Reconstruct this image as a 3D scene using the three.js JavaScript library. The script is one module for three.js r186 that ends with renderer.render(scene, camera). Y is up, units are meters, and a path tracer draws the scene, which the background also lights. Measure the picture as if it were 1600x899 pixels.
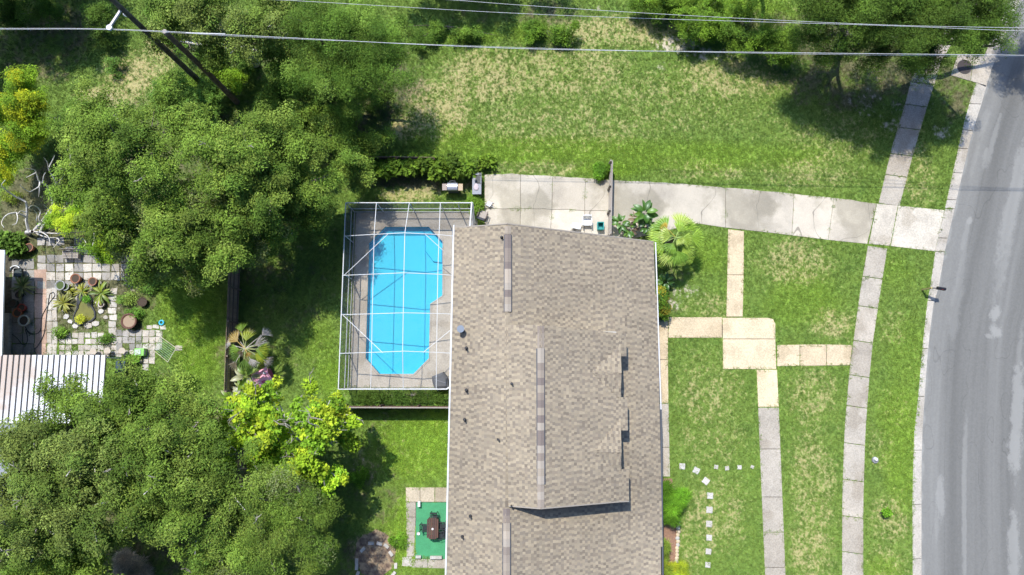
import * as THREE from 'three';
import { mergeGeometries } from 'three/addons/utils/BufferGeometryUtils.js';
import { RoundedBoxGeometry } from 'three/addons/geometries/RoundedBoxGeometry.js';
import { Sky } from 'three/addons/objects/Sky.js';

// ---------------------------------------------------------------- camera, sky, sun, exposure
const W = 1600, H = 899, F = 1067, ALT = 46, TILT = 7.2 * Math.PI / 180;
const scene = new THREE.Scene();
const camera = new THREE.PerspectiveCamera(2 * Math.atan(H / 2 / F) * 180 / Math.PI, W / H, 0.5, 3000);
camera.position.set(0, ALT, 0);
camera.up.set(0, 0, -1);
camera.lookAt(0, 0, -ALT * Math.tan(TILT));
scene.add(camera);

const SUN_EL = 61 * Math.PI / 180, SUN_AZ = 24 * Math.PI / 180;
const sunDir = new THREE.Vector3(-Math.sin(SUN_AZ) * Math.cos(SUN_EL), Math.sin(SUN_EL), -Math.cos(SUN_AZ) * Math.cos(SUN_EL));
const sky = new Sky();
sky.name = 'sky'; sky.scale.setScalar(2500);
sky.material.uniforms.sunPosition.value.copy(sunDir);
sky.material.uniforms.turbidity.value = 7;
sky.material.uniforms.rayleigh.value = 0.55;
sky.material.uniforms.mieCoefficient.value = 0.004;
sky.userData = { kind: 'structure', label: 'clear daylight sky over the houses and gardens', category: 'sky' };
scene.add(sky);
scene.environmentIntensity = 0.27;
const sun = new THREE.DirectionalLight(new THREE.Color(1, 0.945, 0.84), 4.8);
sun.name = 'sun'; sun.position.copy(sunDir).multiplyScalar(120); sun.castShadow = true;
sun.shadow.mapSize.set(4096, 4096);
Object.assign(sun.shadow.camera, { left: -55, right: 55, top: 45, bottom: -45, near: 10, far: 260 });
scene.add(sun, sun.target);

const renderer = new THREE.WebGLRenderer({ antialias: true });
renderer.setSize(1024, 575);
renderer.toneMapping = THREE.LinearToneMapping;
renderer.toneMappingExposure = 1.12;
renderer.shadowMap.enabled = true;

// ---------------------------------------------------------------- helpers
const V = (x, y, z) => new THREE.Vector3(x, y, z);
const cT = Math.cos(TILT), sT = Math.sin(TILT);
// ground (or height h) point seen at photograph pixel px,py: used once, to survey where things stand
function g(px, py, h = 0) {
  const x = (px - W / 2) / F, y = -(py - H / 2) / F;
  const d = V(x, -cT + y * sT, -sT - y * cT), t = (ALT - h) / -d.y;
  return V(d.x * t, h, d.z * t);
}
function rng(seed) { let a = seed >>> 0; return () => { a = (a + 0x6D2B79F5) | 0; let t = Math.imul(a ^ (a >>> 15), 1 | a); t = (t + Math.imul(t ^ (t >>> 7), 61 | t)) ^ t; return ((t ^ (t >>> 14)) >>> 0) / 4294967296; }; }
const R0 = rng(12345);
const rr = (a, b, r = R0) => a + (b - a) * r();
const clamp = (x, a = 0, b = 1) => Math.min(b, Math.max(a, x));
const lerp = (a, b, t) => a + (b - a) * t;
const sstep = (a, b, x) => { const t = clamp((x - a) / (b - a)); return t * t * (3 - 2 * t); };
function hash(ix, iy, s) { let h = Math.imul(ix, 374761393) ^ Math.imul(iy, 668265263) ^ Math.imul(s, 2246822519); h = Math.imul(h ^ (h >>> 13), 1274126177); return ((h ^ (h >>> 16)) >>> 0) / 4294967296; }
function vn(x, y, s = 0, p = 0) {
  let ix = Math.floor(x), iy = Math.floor(y); const fx = x - ix, fy = y - iy, u = fx * fx * (3 - 2 * fx), v = fy * fy * (3 - 2 * fy);
  let jx = ix + 1, jy = iy + 1;
  if (p) { ix = ((ix % p) + p) % p; iy = ((iy % p) + p) % p; jx = ((jx % p) + p) % p; jy = ((jy % p) + p) % p; }
  const a = hash(ix, iy, s), b = hash(jx, iy, s), c = hash(ix, jy, s), d = hash(jx, jy, s);
  return a + (b - a) * u + (c - a + (a - b - c + d) * u) * v;
}
function fbm(x, y, s, o = 4, p = 0) { let a = 0.5, t = 0, n = 0; for (let i = 0; i < o; i++) { t += a * vn(x, y, s + i, p); n += a; x *= 2; y *= 2; p *= 2; a *= 0.5; } return t / n; }
const toS = (l) => { l = clamp(l); return Math.round(255 * (l <= 0.0031308 ? 12.92 * l : 1.055 * Math.pow(l, 1 / 2.4) - 0.055)); };
function tex(w, h, fn, { srgb = true, wrap = true } = {}) {
  const d = new Uint8Array(w * h * 4), c = [0, 0, 0];
  for (let j = 0, k = 0; j < h; j++) for (let i = 0; i < w; i++, k += 4) {
    fn((i + 0.5) / w, (j + 0.5) / h, c);
    for (let q = 0; q < 3; q++) d[k + q] = srgb ? toS(c[q]) : Math.round(255 * clamp(c[q]));
    d[k + 3] = 255;
  }
  const t = new THREE.DataTexture(d, w, h, THREE.RGBAFormat);
  if (srgb) t.colorSpace = THREE.SRGBColorSpace;
  if (wrap) t.wrapS = t.wrapT = THREE.RepeatWrapping;
  t.magFilter = THREE.LinearFilter; t.minFilter = THREE.LinearFilter; t.needsUpdate = true;
  return t;
}
const rep = (t, u, v = u) => { const c = t.clone(); c.repeat.set(u, v); c.needsUpdate = true; return c; };
const C = (r, gg, b) => new THREE.Color().setRGB(r, gg, b);
function mat(r, gg, b, rough = 0.85, o = {}) { return new THREE.MeshStandardMaterial({ color: C(r, gg, b), roughness: rough, ...o }); }

const used = {};
function numbered(n) { if (used[n] === undefined) { used[n] = 0; return n; } used[n]++; return n + '_' + String(used[n]).padStart(3, '0'); }
const origin = new WeakMap();
function thing(name, label, category, p = V(0, 0, 0), group, kind) {
  const o = new THREE.Group(); o.name = numbered(name); o.position.copy(p); scene.add(o); origin.set(o, p.clone());
  o.userData = { label, category }; if (group) o.userData.group = group; if (kind) o.userData.kind = kind;
  return o;
}
function put(parent, name, geo, m, label) {           // geo in world coordinates
  const o = origin.get(parent); if (o) geo.translate(-o.x, -o.y, -o.z);
  const me = new THREE.Mesh(geo, m); me.name = name; me.castShadow = me.receiveShadow = true; parent.add(me);
  if (o) origin.set(me, o);
  if (label) me.userData.label = label;
  return me;
}
function solo(name, label, category, geo, m, p = V(0, 0, 0), kind, group) {   // a thing or piece of the setting that is one mesh
  geo.translate(-p.x, -p.y, -p.z);
  const me = new THREE.Mesh(geo, m); me.name = numbered(name); me.position.copy(p); me.castShadow = me.receiveShadow = true; scene.add(me); origin.set(me, p.clone());
  me.userData = { label, category }; if (kind) me.userData.kind = kind; if (group) me.userData.group = group;
  return me;
}
function copy(o, p, label, ry = 0, s = 1) {
  const c = o.clone(); c.name = numbered(o.name.replace(/_\d{3}$/, '')); c.position.copy(p); c.rotation.y = ry; c.scale.setScalar(s);
  c.userData = { ...o.userData }; if (label) c.userData.label = label; scene.add(c); return c;
}
// geometry builders
const box = (w, h, d, x = 0, y = 0, z = 0, ry = 0) => { const b = new THREE.BoxGeometry(w, h, d); if (ry) b.rotateY(ry); b.translate(x, y, z); return b; };
const rbox = (w, h, d, r, x = 0, y = 0, z = 0, ry = 0) => { const b = new RoundedBoxGeometry(w, h, d, 2, r); if (ry) b.rotateY(ry); b.translate(x, y, z); return b; };
const cyl = (r0, r1, h, x = 0, y = 0, z = 0, n = 14) => { const b = new THREE.CylinderGeometry(r0, r1, h, n); b.translate(x, y, z); return b; };
const lathe = (pts, n = 20) => new THREE.LatheGeometry(pts.map(([x, y]) => new THREE.Vector2(x, y)), n);
const merge = (a) => { a = a.filter(Boolean).map((q) => { q = q.index ? q.toNonIndexed() : q; for (const k of Object.keys(q.attributes)) if (!['position', 'normal', 'uv'].includes(k)) q.deleteAttribute(k); if (!q.attributes.uv) q.setAttribute('uv', new THREE.BufferAttribute(new Float32Array(q.attributes.position.count * 2), 2)); return q; }); return mergeGeometries(a); };
function bar(a, b, w, h = w) {                          // a straight beam between two points
  const L = a.distanceTo(b), q = new THREE.BoxGeometry(w, h, L), m = new THREE.Matrix4();
  const d = b.clone().sub(a).normalize(), up = Math.abs(d.y) > 0.95 ? V(1, 0, 0) : V(0, 1, 0);
  const x = up.clone().cross(d).normalize(), y = d.clone().cross(x);
  m.makeBasis(x, y, d).setPosition(a.clone().add(b).multiplyScalar(0.5)); q.applyMatrix4(m); return q;
}
function tube(pts, r0, r1, n = 7) {                     // tapered tube along points
  const pos = [], idx = [], uv = []; let prev = V(0, 0, 1), len = 0;
  for (let i = 0; i < pts.length; i++) {
    const d = pts[Math.min(i + 1, pts.length - 1)].clone().sub(pts[Math.max(i - 1, 0)]).normalize();
    let x = prev.clone().sub(d.clone().multiplyScalar(prev.dot(d))); if (x.length() < 0.1) x = V(1, 0, 0).sub(d.clone().multiplyScalar(d.x)); x.normalize(); prev = x;
    const y = d.clone().cross(x), r = lerp(r0, r1, i / (pts.length - 1)); if (i) len += pts[i].distanceTo(pts[i - 1]);
    for (let k = 0; k <= n; k++) { const t = k / n * Math.PI * 2, p = pts[i].clone().addScaledVector(x, Math.cos(t) * r).addScaledVector(y, Math.sin(t) * r); pos.push(p.x, p.y, p.z); uv.push(k / n, len); }
    if (i) for (let k = 0; k < n; k++) { const a = (i - 1) * (n + 1) + k, b = a + n + 1; idx.push(a, a + 1, b, b, a + 1, b + 1); }
  }
  const q = new THREE.BufferGeometry(); q.setAttribute('position', new THREE.Float32BufferAttribute(pos, 3)); q.setAttribute('uv', new THREE.Float32BufferAttribute(uv, 2)); q.setIndex(idx); q.computeVertexNormals(); return q;
}
function wander(a, b, n, j, r = R0) { const o = []; for (let i = 0; i <= n; i++) { const p = a.clone().lerp(b, i / n); if (i && i < n) p.add(V(rr(-j, j, r), rr(-j, j, r) * 0.6, rr(-j, j, r))); o.push(p); } return o; }
// solid with an arbitrary polygon top (points may differ in height), chamfered rim, straight sides; uv in metres
function prism(top, down, bev = 0.012, holes = []) {
  const to2 = (a) => a.map((p) => new THREE.Vector2(p.x, p.z));
  let T = top.slice(); if (THREE.ShapeUtils.area(to2(T)) < 0) T.reverse();
  const pos = [], uv = [], tri = (a, b, c) => { for (const p of [a, b, c]) { pos.push(p.x, p.y, p.z); uv.push(p.x, p.z); } };
  const quad = (a, b, c, d) => { tri(a, b, c); tri(a, c, d); };
  const inset = (a, e) => a.map((p, i) => { const q = a[(i + a.length - 1) % a.length], n = a[(i + 1) % a.length]; const d1 = V(p.x - q.x, 0, p.z - q.z).normalize(), d2 = V(n.x - p.x, 0, n.z - p.z).normalize(); const m = V(-(d1.z + d2.z), 0, d1.x + d2.x); const l = m.length(); if (l < 0.2) return p.clone(); m.divideScalar(l); const k = e / Math.max(0.35, m.x * -d1.z + m.z * d1.x); return V(p.x + m.x * k, p.y, p.z + m.z * k); });
  const loops = [T, ...holes.map((h) => { h = h.slice(); if (THREE.ShapeUtils.area(to2(h)) > 0) h.reverse(); return h; })];
  const ins = loops.map((l) => (bev ? inset(l, bev) : l));
  const faces = THREE.ShapeUtils.triangulateShape(to2(ins[0]), ins.slice(1).map(to2)), flat = ins.flat();
  for (const f of faces) { const [a, b, c] = f.map((i) => flat[i]); tri(a, c, b); }
  const low = (p, d) => V(p.x, p.y - d, p.z);
  const flatLow = loops.flat();
  for (const f of faces) { const [a, b, c] = f.map((i) => low(flatLow[i], down)); tri(a, b, c); }
  loops.forEach((l, li) => { const q = ins[li]; for (let i = 0; i < l.length; i++) { const j = (i + 1) % l.length; const a = low(l[i], bev), b = low(l[j], bev); if (bev) quad(q[i], q[j], b, a); quad(a, b, low(l[j], down), low(l[i], down)); } });
  const q = new THREE.BufferGeometry(); q.setAttribute('position', new THREE.Float32BufferAttribute(pos, 3)); q.setAttribute('uv', new THREE.Float32BufferAttribute(uv, 2)); q.computeVertexNormals(); return q;
}
const P = (l, h = 0) => l.map(([x, y, hh]) => g(x, y, hh ?? h));
const inPoly = (x, z, p) => { let c = false; for (let i = 0, j = p.length - 1; i < p.length; j = i++) if ((p[i].z > z) !== (p[j].z > z) && x < (p[j].x - p[i].x) * (z - p[i].z) / (p[j].z - p[i].z) + p[i].x) c = !c; return c; };

// ---------------------------------------------------------------- shared textures and materials
const concTex = tex(512, 512, (u, v, c) => {
  const x = u * 6, y = v * 6; let k = 0.80 + 0.26 * (fbm(x, y, 3, 4, 6) - 0.5) + 0.22 * (vn(u * 170, v * 170, 9, 170) - 0.5) + 0.24 * (vn(u * 80, v * 80, 19, 80) - 0.5);
  const st = sstep(0.6, 0.78, fbm(x * 0.5, y * 0.5, 33, 4, 3)); k *= 1 - 0.16 * st;
  c[0] = k; c[1] = k * (0.985 - 0.02 * st); c[2] = k * (0.96 - 0.05 * st);
});
const oldConcTex = tex(1024, 1024, (u, v, c) => {
  const x = u * 5, y = v * 5; let k = 0.80 + 0.5 * (fbm(x, y, 43, 5, 5) - 0.5) + 0.2 * (vn(u * 300, v * 300, 49, 300) - 0.5);
  const wx = u + 0.05 * (fbm(u * 6, v * 6, 61, 3, 6) - 0.5), wy = v + 0.05 * (fbm(u * 6, v * 6, 67, 3, 6) - 0.5);
  const e = Math.abs(fbm(wx * 3, wy * 3, 71, 2, 3) - 0.5); if (e < 0.003) k *= 0.55;
  const lt = sstep(0.58, 0.7, fbm(u * 8, v * 8, 83, 4, 8)); k *= 1 + 0.1 * lt;
  const dk = sstep(0.52, 0.72, fbm(u * 4, v * 4, 91, 5, 4)); k *= 1 - 0.3 * dk;
  c[0] = k; c[1] = k * 0.975; c[2] = k * (0.93 - 0.04 * dk);
});
const woodTex = tex(256, 256, (u, v, c) => { const k = 0.62 + 0.5 * (fbm(u * 24, v * 2, 7, 4, 24) - 0.5) + 0.25 * (fbm(u * 4, v * 4, 17, 3, 4) - 0.5); c[0] = k; c[1] = k * 0.95; c[2] = k * 0.9; });
const barkTex = tex(128, 256, (u, v, c) => { const k = 0.6 + 0.7 * (fbm(u * 10, v * 6, 27, 4, 10) - 0.5); c[0] = k; c[1] = k * 0.96; c[2] = k * 0.92; });
const noiseTex = tex(256, 256, (u, v, c) => { const k = 0.8 + 0.4 * (fbm(u * 8, v * 8, 57, 5, 8) - 0.5); c[0] = c[1] = c[2] = k; });
const cm = (r, gg, b, t = concTex, tile = 0.22) => new THREE.MeshStandardMaterial({ color: C(r, gg, b), map: rep(t, tile), bumpMap: rep(t, tile), bumpScale: 0.012, roughness: 0.9 });
const tints = (r, gg, b, t, tile) => [1, 0.94, 1.05, 0.9].map((k, i) => cm(r * k, gg * k * (1 - 0.006 * i), b * k * (1 - 0.012 * i), t, tile));
const M = {
  walk: tints(0.50, 0.45, 0.375), cream: tints(0.75, 0.615, 0.415), drive: tints(0.575, 0.525, 0.44, oldConcTex, 0.13), apron: tints(0.66, 0.60, 0.50),
  kerb: tints(0.62, 0.575, 0.50), deck: cm(0.53, 0.475, 0.40, concTex, 0.3), paver: [[0.6, 0.54, 0.46], [0.66, 0.61, 0.53], [0.5, 0.45, 0.38], [0.56, 0.52, 0.46]].map((c) => cm(...c)), greyPaver: [[0.34, 0.32, 0.29], [0.40, 0.375, 0.34], [0.28, 0.265, 0.24], [0.45, 0.42, 0.38]].map((c) => cm(...c)), pink: tints(0.60, 0.42, 0.33),
  stone: tints(0.6, 0.575, 0.53),
  white: mat(0.62, 0.62, 0.61, 0.6), whiteMetal: mat(0.82, 0.83, 0.84, 0.4), dark: mat(0.02, 0.021, 0.024, 0.5), darkGrey: mat(0.07, 0.075, 0.085, 0.55), steel: mat(0.5, 0.51, 0.53, 0.32, { metalness: 0.7 }),
  wood: new THREE.MeshStandardMaterial({ color: C(0.30, 0.24, 0.19), map: woodTex, roughness: 0.9 }), greyWood: new THREE.MeshStandardMaterial({ color: C(0.5, 0.46, 0.41), map: woodTex, roughness: 0.9 }), brownWood: new THREE.MeshStandardMaterial({ color: C(0.17, 0.11, 0.08), map: woodTex, roughness: 0.9 }),
  bark: new THREE.MeshStandardMaterial({ color: C(0.26, 0.22, 0.18), map: barkTex, bumpMap: barkTex, bumpScale: 0.03, roughness: 0.95 }),
  gutter: mat(0.6, 0.6, 0.6, 0.6), twig: new THREE.MeshStandardMaterial({ color: C(0.5, 0.46, 0.4), map: barkTex, roughness: 0.9 }),
  paleBark: new THREE.MeshStandardMaterial({ color: C(0.95, 0.92, 0.86), map: barkTex, roughness: 0.9 }),
  terracotta: mat(0.30, 0.13, 0.075, 0.85), soil: mat(0.07, 0.05, 0.035, 1), black: mat(0.012, 0.012, 0.013, 0.45), clayGrey: mat(0.33, 0.33, 0.32, 0.85),
};
const pick = (a, r = R0) => a[Math.floor(r() * a.length)];
// ---------------------------------------------------------------- street, kerb, pavement, driveway, paths
const hard = [];                                         // world polygons where no grass grows
function structure(name, label, category, p) { return thing(name, label, category, p, null, 'structure'); }
function slab(parent, name, px, top, m, { thick = 0.1, bev = 0.012, gap = 0 } = {}) {
  let pts = P(px); hard.push(pts);
  if (gap) { const c = pts.reduce((a, p) => a.add(p), V(0, 0, 0)).divideScalar(pts.length); pts = pts.map((p) => { const d = c.clone().sub(p), l = d.length(); return p.clone().addScaledVector(d, gap / l); }); }
  pts = pts.map((p) => V(p.x, top, p.z));
  return put(parent, name, prism(pts, thick, bev), Array.isArray(m) ? pick(m) : m);
}
const at = (line, y) => { for (let i = 1; i < line.length; i++) { const [x0, y0] = line[i - 1], [x1, y1] = line[i]; if ((y >= y0 && y <= y1) || i === line.length - 1) return lerp(x0, x1, (y - y0) / (y1 - y0)); } };
const KI = [[1640, -90], [1612, -40], [1596, 0], [1576, 45], [1555, 92], [1544, 130], [1534, 165], [1524, 195], [1516, 225], [1503, 280], [1492, 330], [1478, 390], [1468, 448], [1460, 475], [1454, 520], [1450, 562], [1446, 620], [1442.5, 675], [1441, 730], [1441, 787], [1441, 899], [1442, 990]];
const KO = [[1622, -90], [1594, -40], [1577, 0], [1557, 45], [1536, 92], [1525, 130], [1514, 165], [1506, 195], [1499, 225], [1487, 280], [1476, 330], [1462, 390], [1454, 448], [1449, 475], [1444, 520], [1440, 562], [1435, 620], [1429, 675], [1427, 730], [1426, 787], [1426.5, 899], [1428, 990]];
const ROAD_Y = -0.09, RW = 11.5;
// road surface: strip that follows the kerb line, uv across (0..1) and along (metres)
const roadLine = KI.map(([x, y]) => g(x, y));
{ const a = roadLine[0], b = roadLine[1], d = a.clone().sub(b).normalize(); roadLine.unshift(a.clone().addScaledVector(d, 60)); const e = roadLine[roadLine.length - 1]; roadLine.push(V(e.x + 1, 0, e.z + 70)); }
const roadAlong = [0]; for (let i = 1; i < roadLine.length; i++) roadAlong.push(roadAlong[i - 1] + roadLine[i].distanceTo(roadLine[i - 1]));
const roadNormal = roadLine.map((p, i) => { const a = roadLine[Math.max(0, i - 1)], b = roadLine[Math.min(roadLine.length - 1, i + 1)], d = b.clone().sub(a).normalize(); return V(d.z > 0 ? d.z : -d.z, 0, d.z > 0 ? -d.x : d.x); });
function roadUV(p) { let best = [1e9, 0, 0]; for (let i = 1; i < roadLine.length; i++) { const a = roadLine[i - 1], d = roadLine[i].clone().sub(a), t = clamp(p.clone().sub(a).dot(d) / d.lengthSq()), q = a.clone().addScaledVector(d, t), l = q.distanceTo(V(p.x, 0, p.z)); if (l < best[0]) best = [l, l, roadAlong[i - 1] + t * d.length()]; } return best.slice(1); }
{
  const s0 = roadAlong[1], s1 = roadAlong[roadAlong.length - 2];
  // worn pale scuffs and sealed bands, each with its own place on the asphalt
  const scuffs = [[1556, 497, 0.34, 0.6, 1], [1558, 516, 0.4, 0.55, 1], [1547, 524, 0.25, 0.2, 0.8], [1472, 778, 0.3, 1.5, 0.8], [1466, 820, 0.15, 0.9, 0.35], [1509, 800, 0.16, 6, 0.55], [1510, 730, 0.13, 3.5, 0.45], [1591, 640, 0.4, 4, 0.9], [1588, 700, 0.5, 1.8, 1], [1586, 860, 0.4, 2.5, 0.9], [1594, 560, 0.2, 3, 0.5], [1545, 245, 0.28, 0.8, 0.6], [1517, 345, 0.2, 0.3, 0.9], [1510, 370, 0.2, 1.3, 0.45], [1505, 420, 0.25, 2, 0.4], [1582, 330, 0.5, 4.5, 0.75], [1592, 270, 0.4, 3, 0.75], [1570, 400, 0.45, 3.5, 0.5], [1555, 215, 0.2, 2, 0.6], [1540, 190, 0.3, 1.2, 0.4], [1525, 250, 0.15, 1.5, 0.3], [1496, 470, 0.4, 1.2, 0.35], [1492, 500, 0.4, 1.3, 0.35]].map(([x, y, a, b, k]) => [...roadUV(g(x, y)), a, b, k]);
  const L = s1 - s0;
  const rt = tex(512, 2048, (u, v, c) => {
    const x = u * RW, s = s0 + v * L, wob = 0.35 * (vn(s * 0.12, 1.5, 5) - 0.5), X = x + wob;
    let k = 0.165 + 0.022 * (fbm(x * 1.1, s * 0.12, 11, 5) - 0.5) + 0.05 * (fbm(x * 4, s * 0.08, 21, 4) - 0.5) + 0.022 * (vn(x * 13, s * 13, 31) - 0.5);
    k *= 1 + 0.14 * sstep(1.45, 1.05, X) - 0.2 * Math.exp(-(((X - 2.0) / 0.55) ** 2)) - 0.05 * Math.exp(-(((X - 3.6) / 0.4) ** 2)) + 0.04 * Math.exp(-(((X - 4.6) / 0.5) ** 2)) - 0.1 * Math.exp(-(((X - 5.6) / 0.6) ** 2));
    if (Math.abs(X - 1.45 + 0.05 * vn(s * 2, 3, 3)) < 0.02) k *= 0.9;
    k *= 1 + 0.3 * sstep(0.22, 0.05, x + 0.2 * (vn(s * 1.6, 7, 77) - 0.5));
    const cr = Math.abs(fbm(x * 0.6, s * 0.25, 55, 3) - 0.5); if (cr < 0.004) k *= 0.82;
    let w = 0; for (const [su, sv, a, b, q] of scuffs) { const dx = (x - su) / a, dy = (s - sv) / b; if (dx * dx + dy * dy < 5) w = Math.max(w, q * sstep(1.25, 0.6, Math.hypot(dx, dy) + 0.9 * (fbm(x * 4, s * 2.2, 99, 4) - 0.5) + 0.35 * (vn(x * 22, s * 14, 98) - 0.5))); }
    k = lerp(k, 0.31, w * 0.6);
    c[0] = k; c[1] = k * 0.98; c[2] = k * 0.9;
  }, { wrap: false });
  rt.wrapT = THREE.ClampToEdgeWrapping;
  const pos = [], uv = [], idx = [], N = 8;
  roadLine.forEach((p, i) => { for (let k = 0; k <= N; k++) { const t = k / N, q = p.clone().addScaledVector(roadNormal[i], t * RW - 0.04); pos.push(q.x, ROAD_Y + 0.05 * Math.sin(Math.PI * t), q.z); uv.push(t, (roadAlong[i] - s0) / L); if (i && k) { const a = (i - 1) * (N + 1) + k - 1, b = a + N + 1; idx.push(a, a + 1, b, b, a + 1, b + 1); } } });
  const q = new THREE.BufferGeometry(); q.setAttribute('position', new THREE.Float32BufferAttribute(pos, 3)); q.setAttribute('uv', new THREE.Float32BufferAttribute(uv, 2)); q.setIndex(idx); q.computeVertexNormals();
  if (q.attributes.normal.getY(0) < 0) { for (let i = 0; i < idx.length; i += 3) [idx[i], idx[i + 1]] = [idx[i + 1], idx[i]]; q.setIndex(idx); q.computeVertexNormals(); }
  solo('road', 'worn grey asphalt street with pale scuffs along the right side', 'road', q, new THREE.MeshStandardMaterial({ map: rt, roughness: 0.92 }), V(0, 0, 0), 'structure');
}
// kerb: flat pale concrete gutter kerb in pieces
{
  const kerb = structure('kerb', 'pale concrete kerb strip between the grass verge and the street', 'kerb');
  const cuts = [-90, -40, 0, 45, 92, 130, 162, 203, 232, 270, 312, 326, 372, 393, 470, 545, 620, 704, 789, 874, 990];
  for (let i = 1; i < cuts.length; i++) {
    const y0 = cuts[i - 1], y1 = cuts[i], left = [], right = [];
    for (const y of [y0, ...KI.map((k) => k[1]).filter((y) => y > y0 + 2 && y < y1 - 2), y1]) {
      const e = y === y0 ? 0.4 : y === y1 ? -0.4 : 0;
      left.push(V(0, 0.02, 0).add(g(at(KO, y), y + e))); right.push(g(at(KI, y) + 0.5, y + e).setY(ROAD_Y + 0.012));
    }
    const ring = [...left, ...right.reverse()];
    hard.push(ring.map((p) => p.clone()));
    put(kerb, 'kerb_stone', prism(ring, 0.14, 0.012), pick(M.kerb));
  }
  hard.push([...roadLine.map((p) => p.clone()), ...roadLine.map((p, i) => p.clone().addScaledVector(roadNormal[i], 60)).reverse()]);
}
// pavement along the street
const SL = [[1530, -60], [1497, 0], [1440, 90], [1424, 125], [1414, 165], [1395, 225], [1373, 318], [1357, 381], [1345, 450], [1334, 530], [1327, 585], [1319.5, 675], [1316, 787], [1316, 899], [1317, 980]];
const SR = [[1562, -60], [1529, 0], [1471, 90], [1461, 125], [1448, 165], [1430, 225], [1405.5, 318], [1387, 381], [1376, 450], [1364, 530], [1358.5, 585], [1352, 675], [1349, 787], [1349, 899], [1350, 980]];
{
  const walk = structure('pavement', 'grey concrete pavement of jointed slabs running beside the street', 'pavement');
  const cuts = [-60, -20, 20, 60, 92, 128, 163, 199, 240, 273, 318, 384, 432, 478, 532, 586, 634, 692, 749, 806, 862, 920, 980];
  for (let i = 1; i < cuts.length; i++) { if (cuts[i - 1] === 318) continue; const a = cuts[i - 1] + 0.5, b = cuts[i] - 0.5, t = (y) => y + 4.5, mid = (a + b) / 2;
    slab(walk, 'slab', [[at(SL, a), a], [at(SL, mid), mid], [at(SL, b), b], [at(SR, b), t(b)], [at(SR, mid), t(mid)], [at(SR, a), t(a)]], 0.035, M.walk); }
}
// driveway: older cracked slabs by the house, newer ones and a pale apron at the street
const DN = [[757, 273], [800, 272], [855, 275], [950, 281], [1000, 283], [1090, 290], [1200, 299], [1306, 310], [1370, 318.5], [1476, 328.5]];
const DS = [[757, 380], [960, 380], [1090, 349], [1137, 356.5], [1200, 363.5], [1310, 377], [1357, 381.5], [1461, 393]];
const yat = (line, x) => at(line.map(([a, b]) => [b, a]), x);
{
  const dv = structure('driveway', 'long pale concrete driveway of weathered cracked slabs north of the house', 'driveway');
  const cuts = [757, 812, 862, 915, 955, 1134, 1241, 1303, 1370], lean = (x) => (x > 1200 ? (x - 1200) * -0.085 : 0);
  // joints and old cracks wander; both neighbours share the same line
  const crack = (k) => { const x = cuts[k], wob = k > 0 && k < 5 ? 5 : 0.4, l = []; for (let i = 0; i <= 6; i++) { const t = i / 6, xx = x + lean(x) * t + (k ? wob * (fbm(k * 7.3, t * 2.2, 808, 3) - 0.5) * 2 : 0); l.push([xx, lerp(yat(DN, xx), yat(DS, xx), t)]); } return l; };
  const lines = cuts.map((_, k) => crack(k)), edgeN = (x0, x1, n) => { const l = []; for (let i = 1; i < n; i++) { const x = lerp(x0, x1, i / n); l.push([x, yat(DN, x) + 2.2 * (vn(x * 0.09, 3, 811) - 0.5)]); } return l; };
  for (let k = 1; k < cuts.length; k++) {
    const A = lines[k - 1].map(([x, y]) => [x + 0.25, y]), Bq = lines[k].map(([x, y]) => [x - 0.25, y]), n = Math.round((cuts[k] - cuts[k - 1]) / 14);
    if (k < 5) { const M0 = A[3], M1 = Bq[3], mid = [1, 2, 3].map((i) => { const t = i / 4; return [lerp(M0[0], M1[0], t), lerp(M0[1], M1[1], t) + 5 * (fbm(k * 3.1, t * 2, 815, 2) - 0.5)]; }), up = ([x, y]) => [x, y - 0.25], dn = ([x, y]) => [x, y + 0.25];
      slab(dv, 'slab', [A[0], ...edgeN(A[0][0], Bq[0][0], n), Bq[0], Bq[1], Bq[2], up(Bq[3]), ...mid.slice().reverse().map(up), up(A[3]), A[2], A[1]], 0.035 + 0.008 * (k % 2), M.drive); slab(dv, 'slab', [dn(A[3]), ...mid.map(dn), dn(Bq[3]), Bq[4], Bq[5], Bq[6], A[6], A[5], A[4]], 0.038 + 0.006 * ((k + 1) % 2), M.drive); }
    else slab(dv, 'slab', [A[0], ...edgeN(A[0][0], Bq[0][0], n), ...Bq, ...[0.75, 0.5, 0.25].map((t) => { const x = lerp(A[6][0], Bq[6][0], t); return [x, yat(DS, x)]; }), ...A.slice(1).reverse()], 0.035, M.drive);
  }
  slab(dv, 'slab', [[1370.5, 318.6], [1403, 321.6], [1391, 384.6], [1357.6, 381.3]], 0.035, M.apron);
  slab(dv, 'slab', [[1404, 321.7], [1475.5, 328.6], [1461, 393], [1392, 384.8]], 0.035, M.apron);
}
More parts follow.
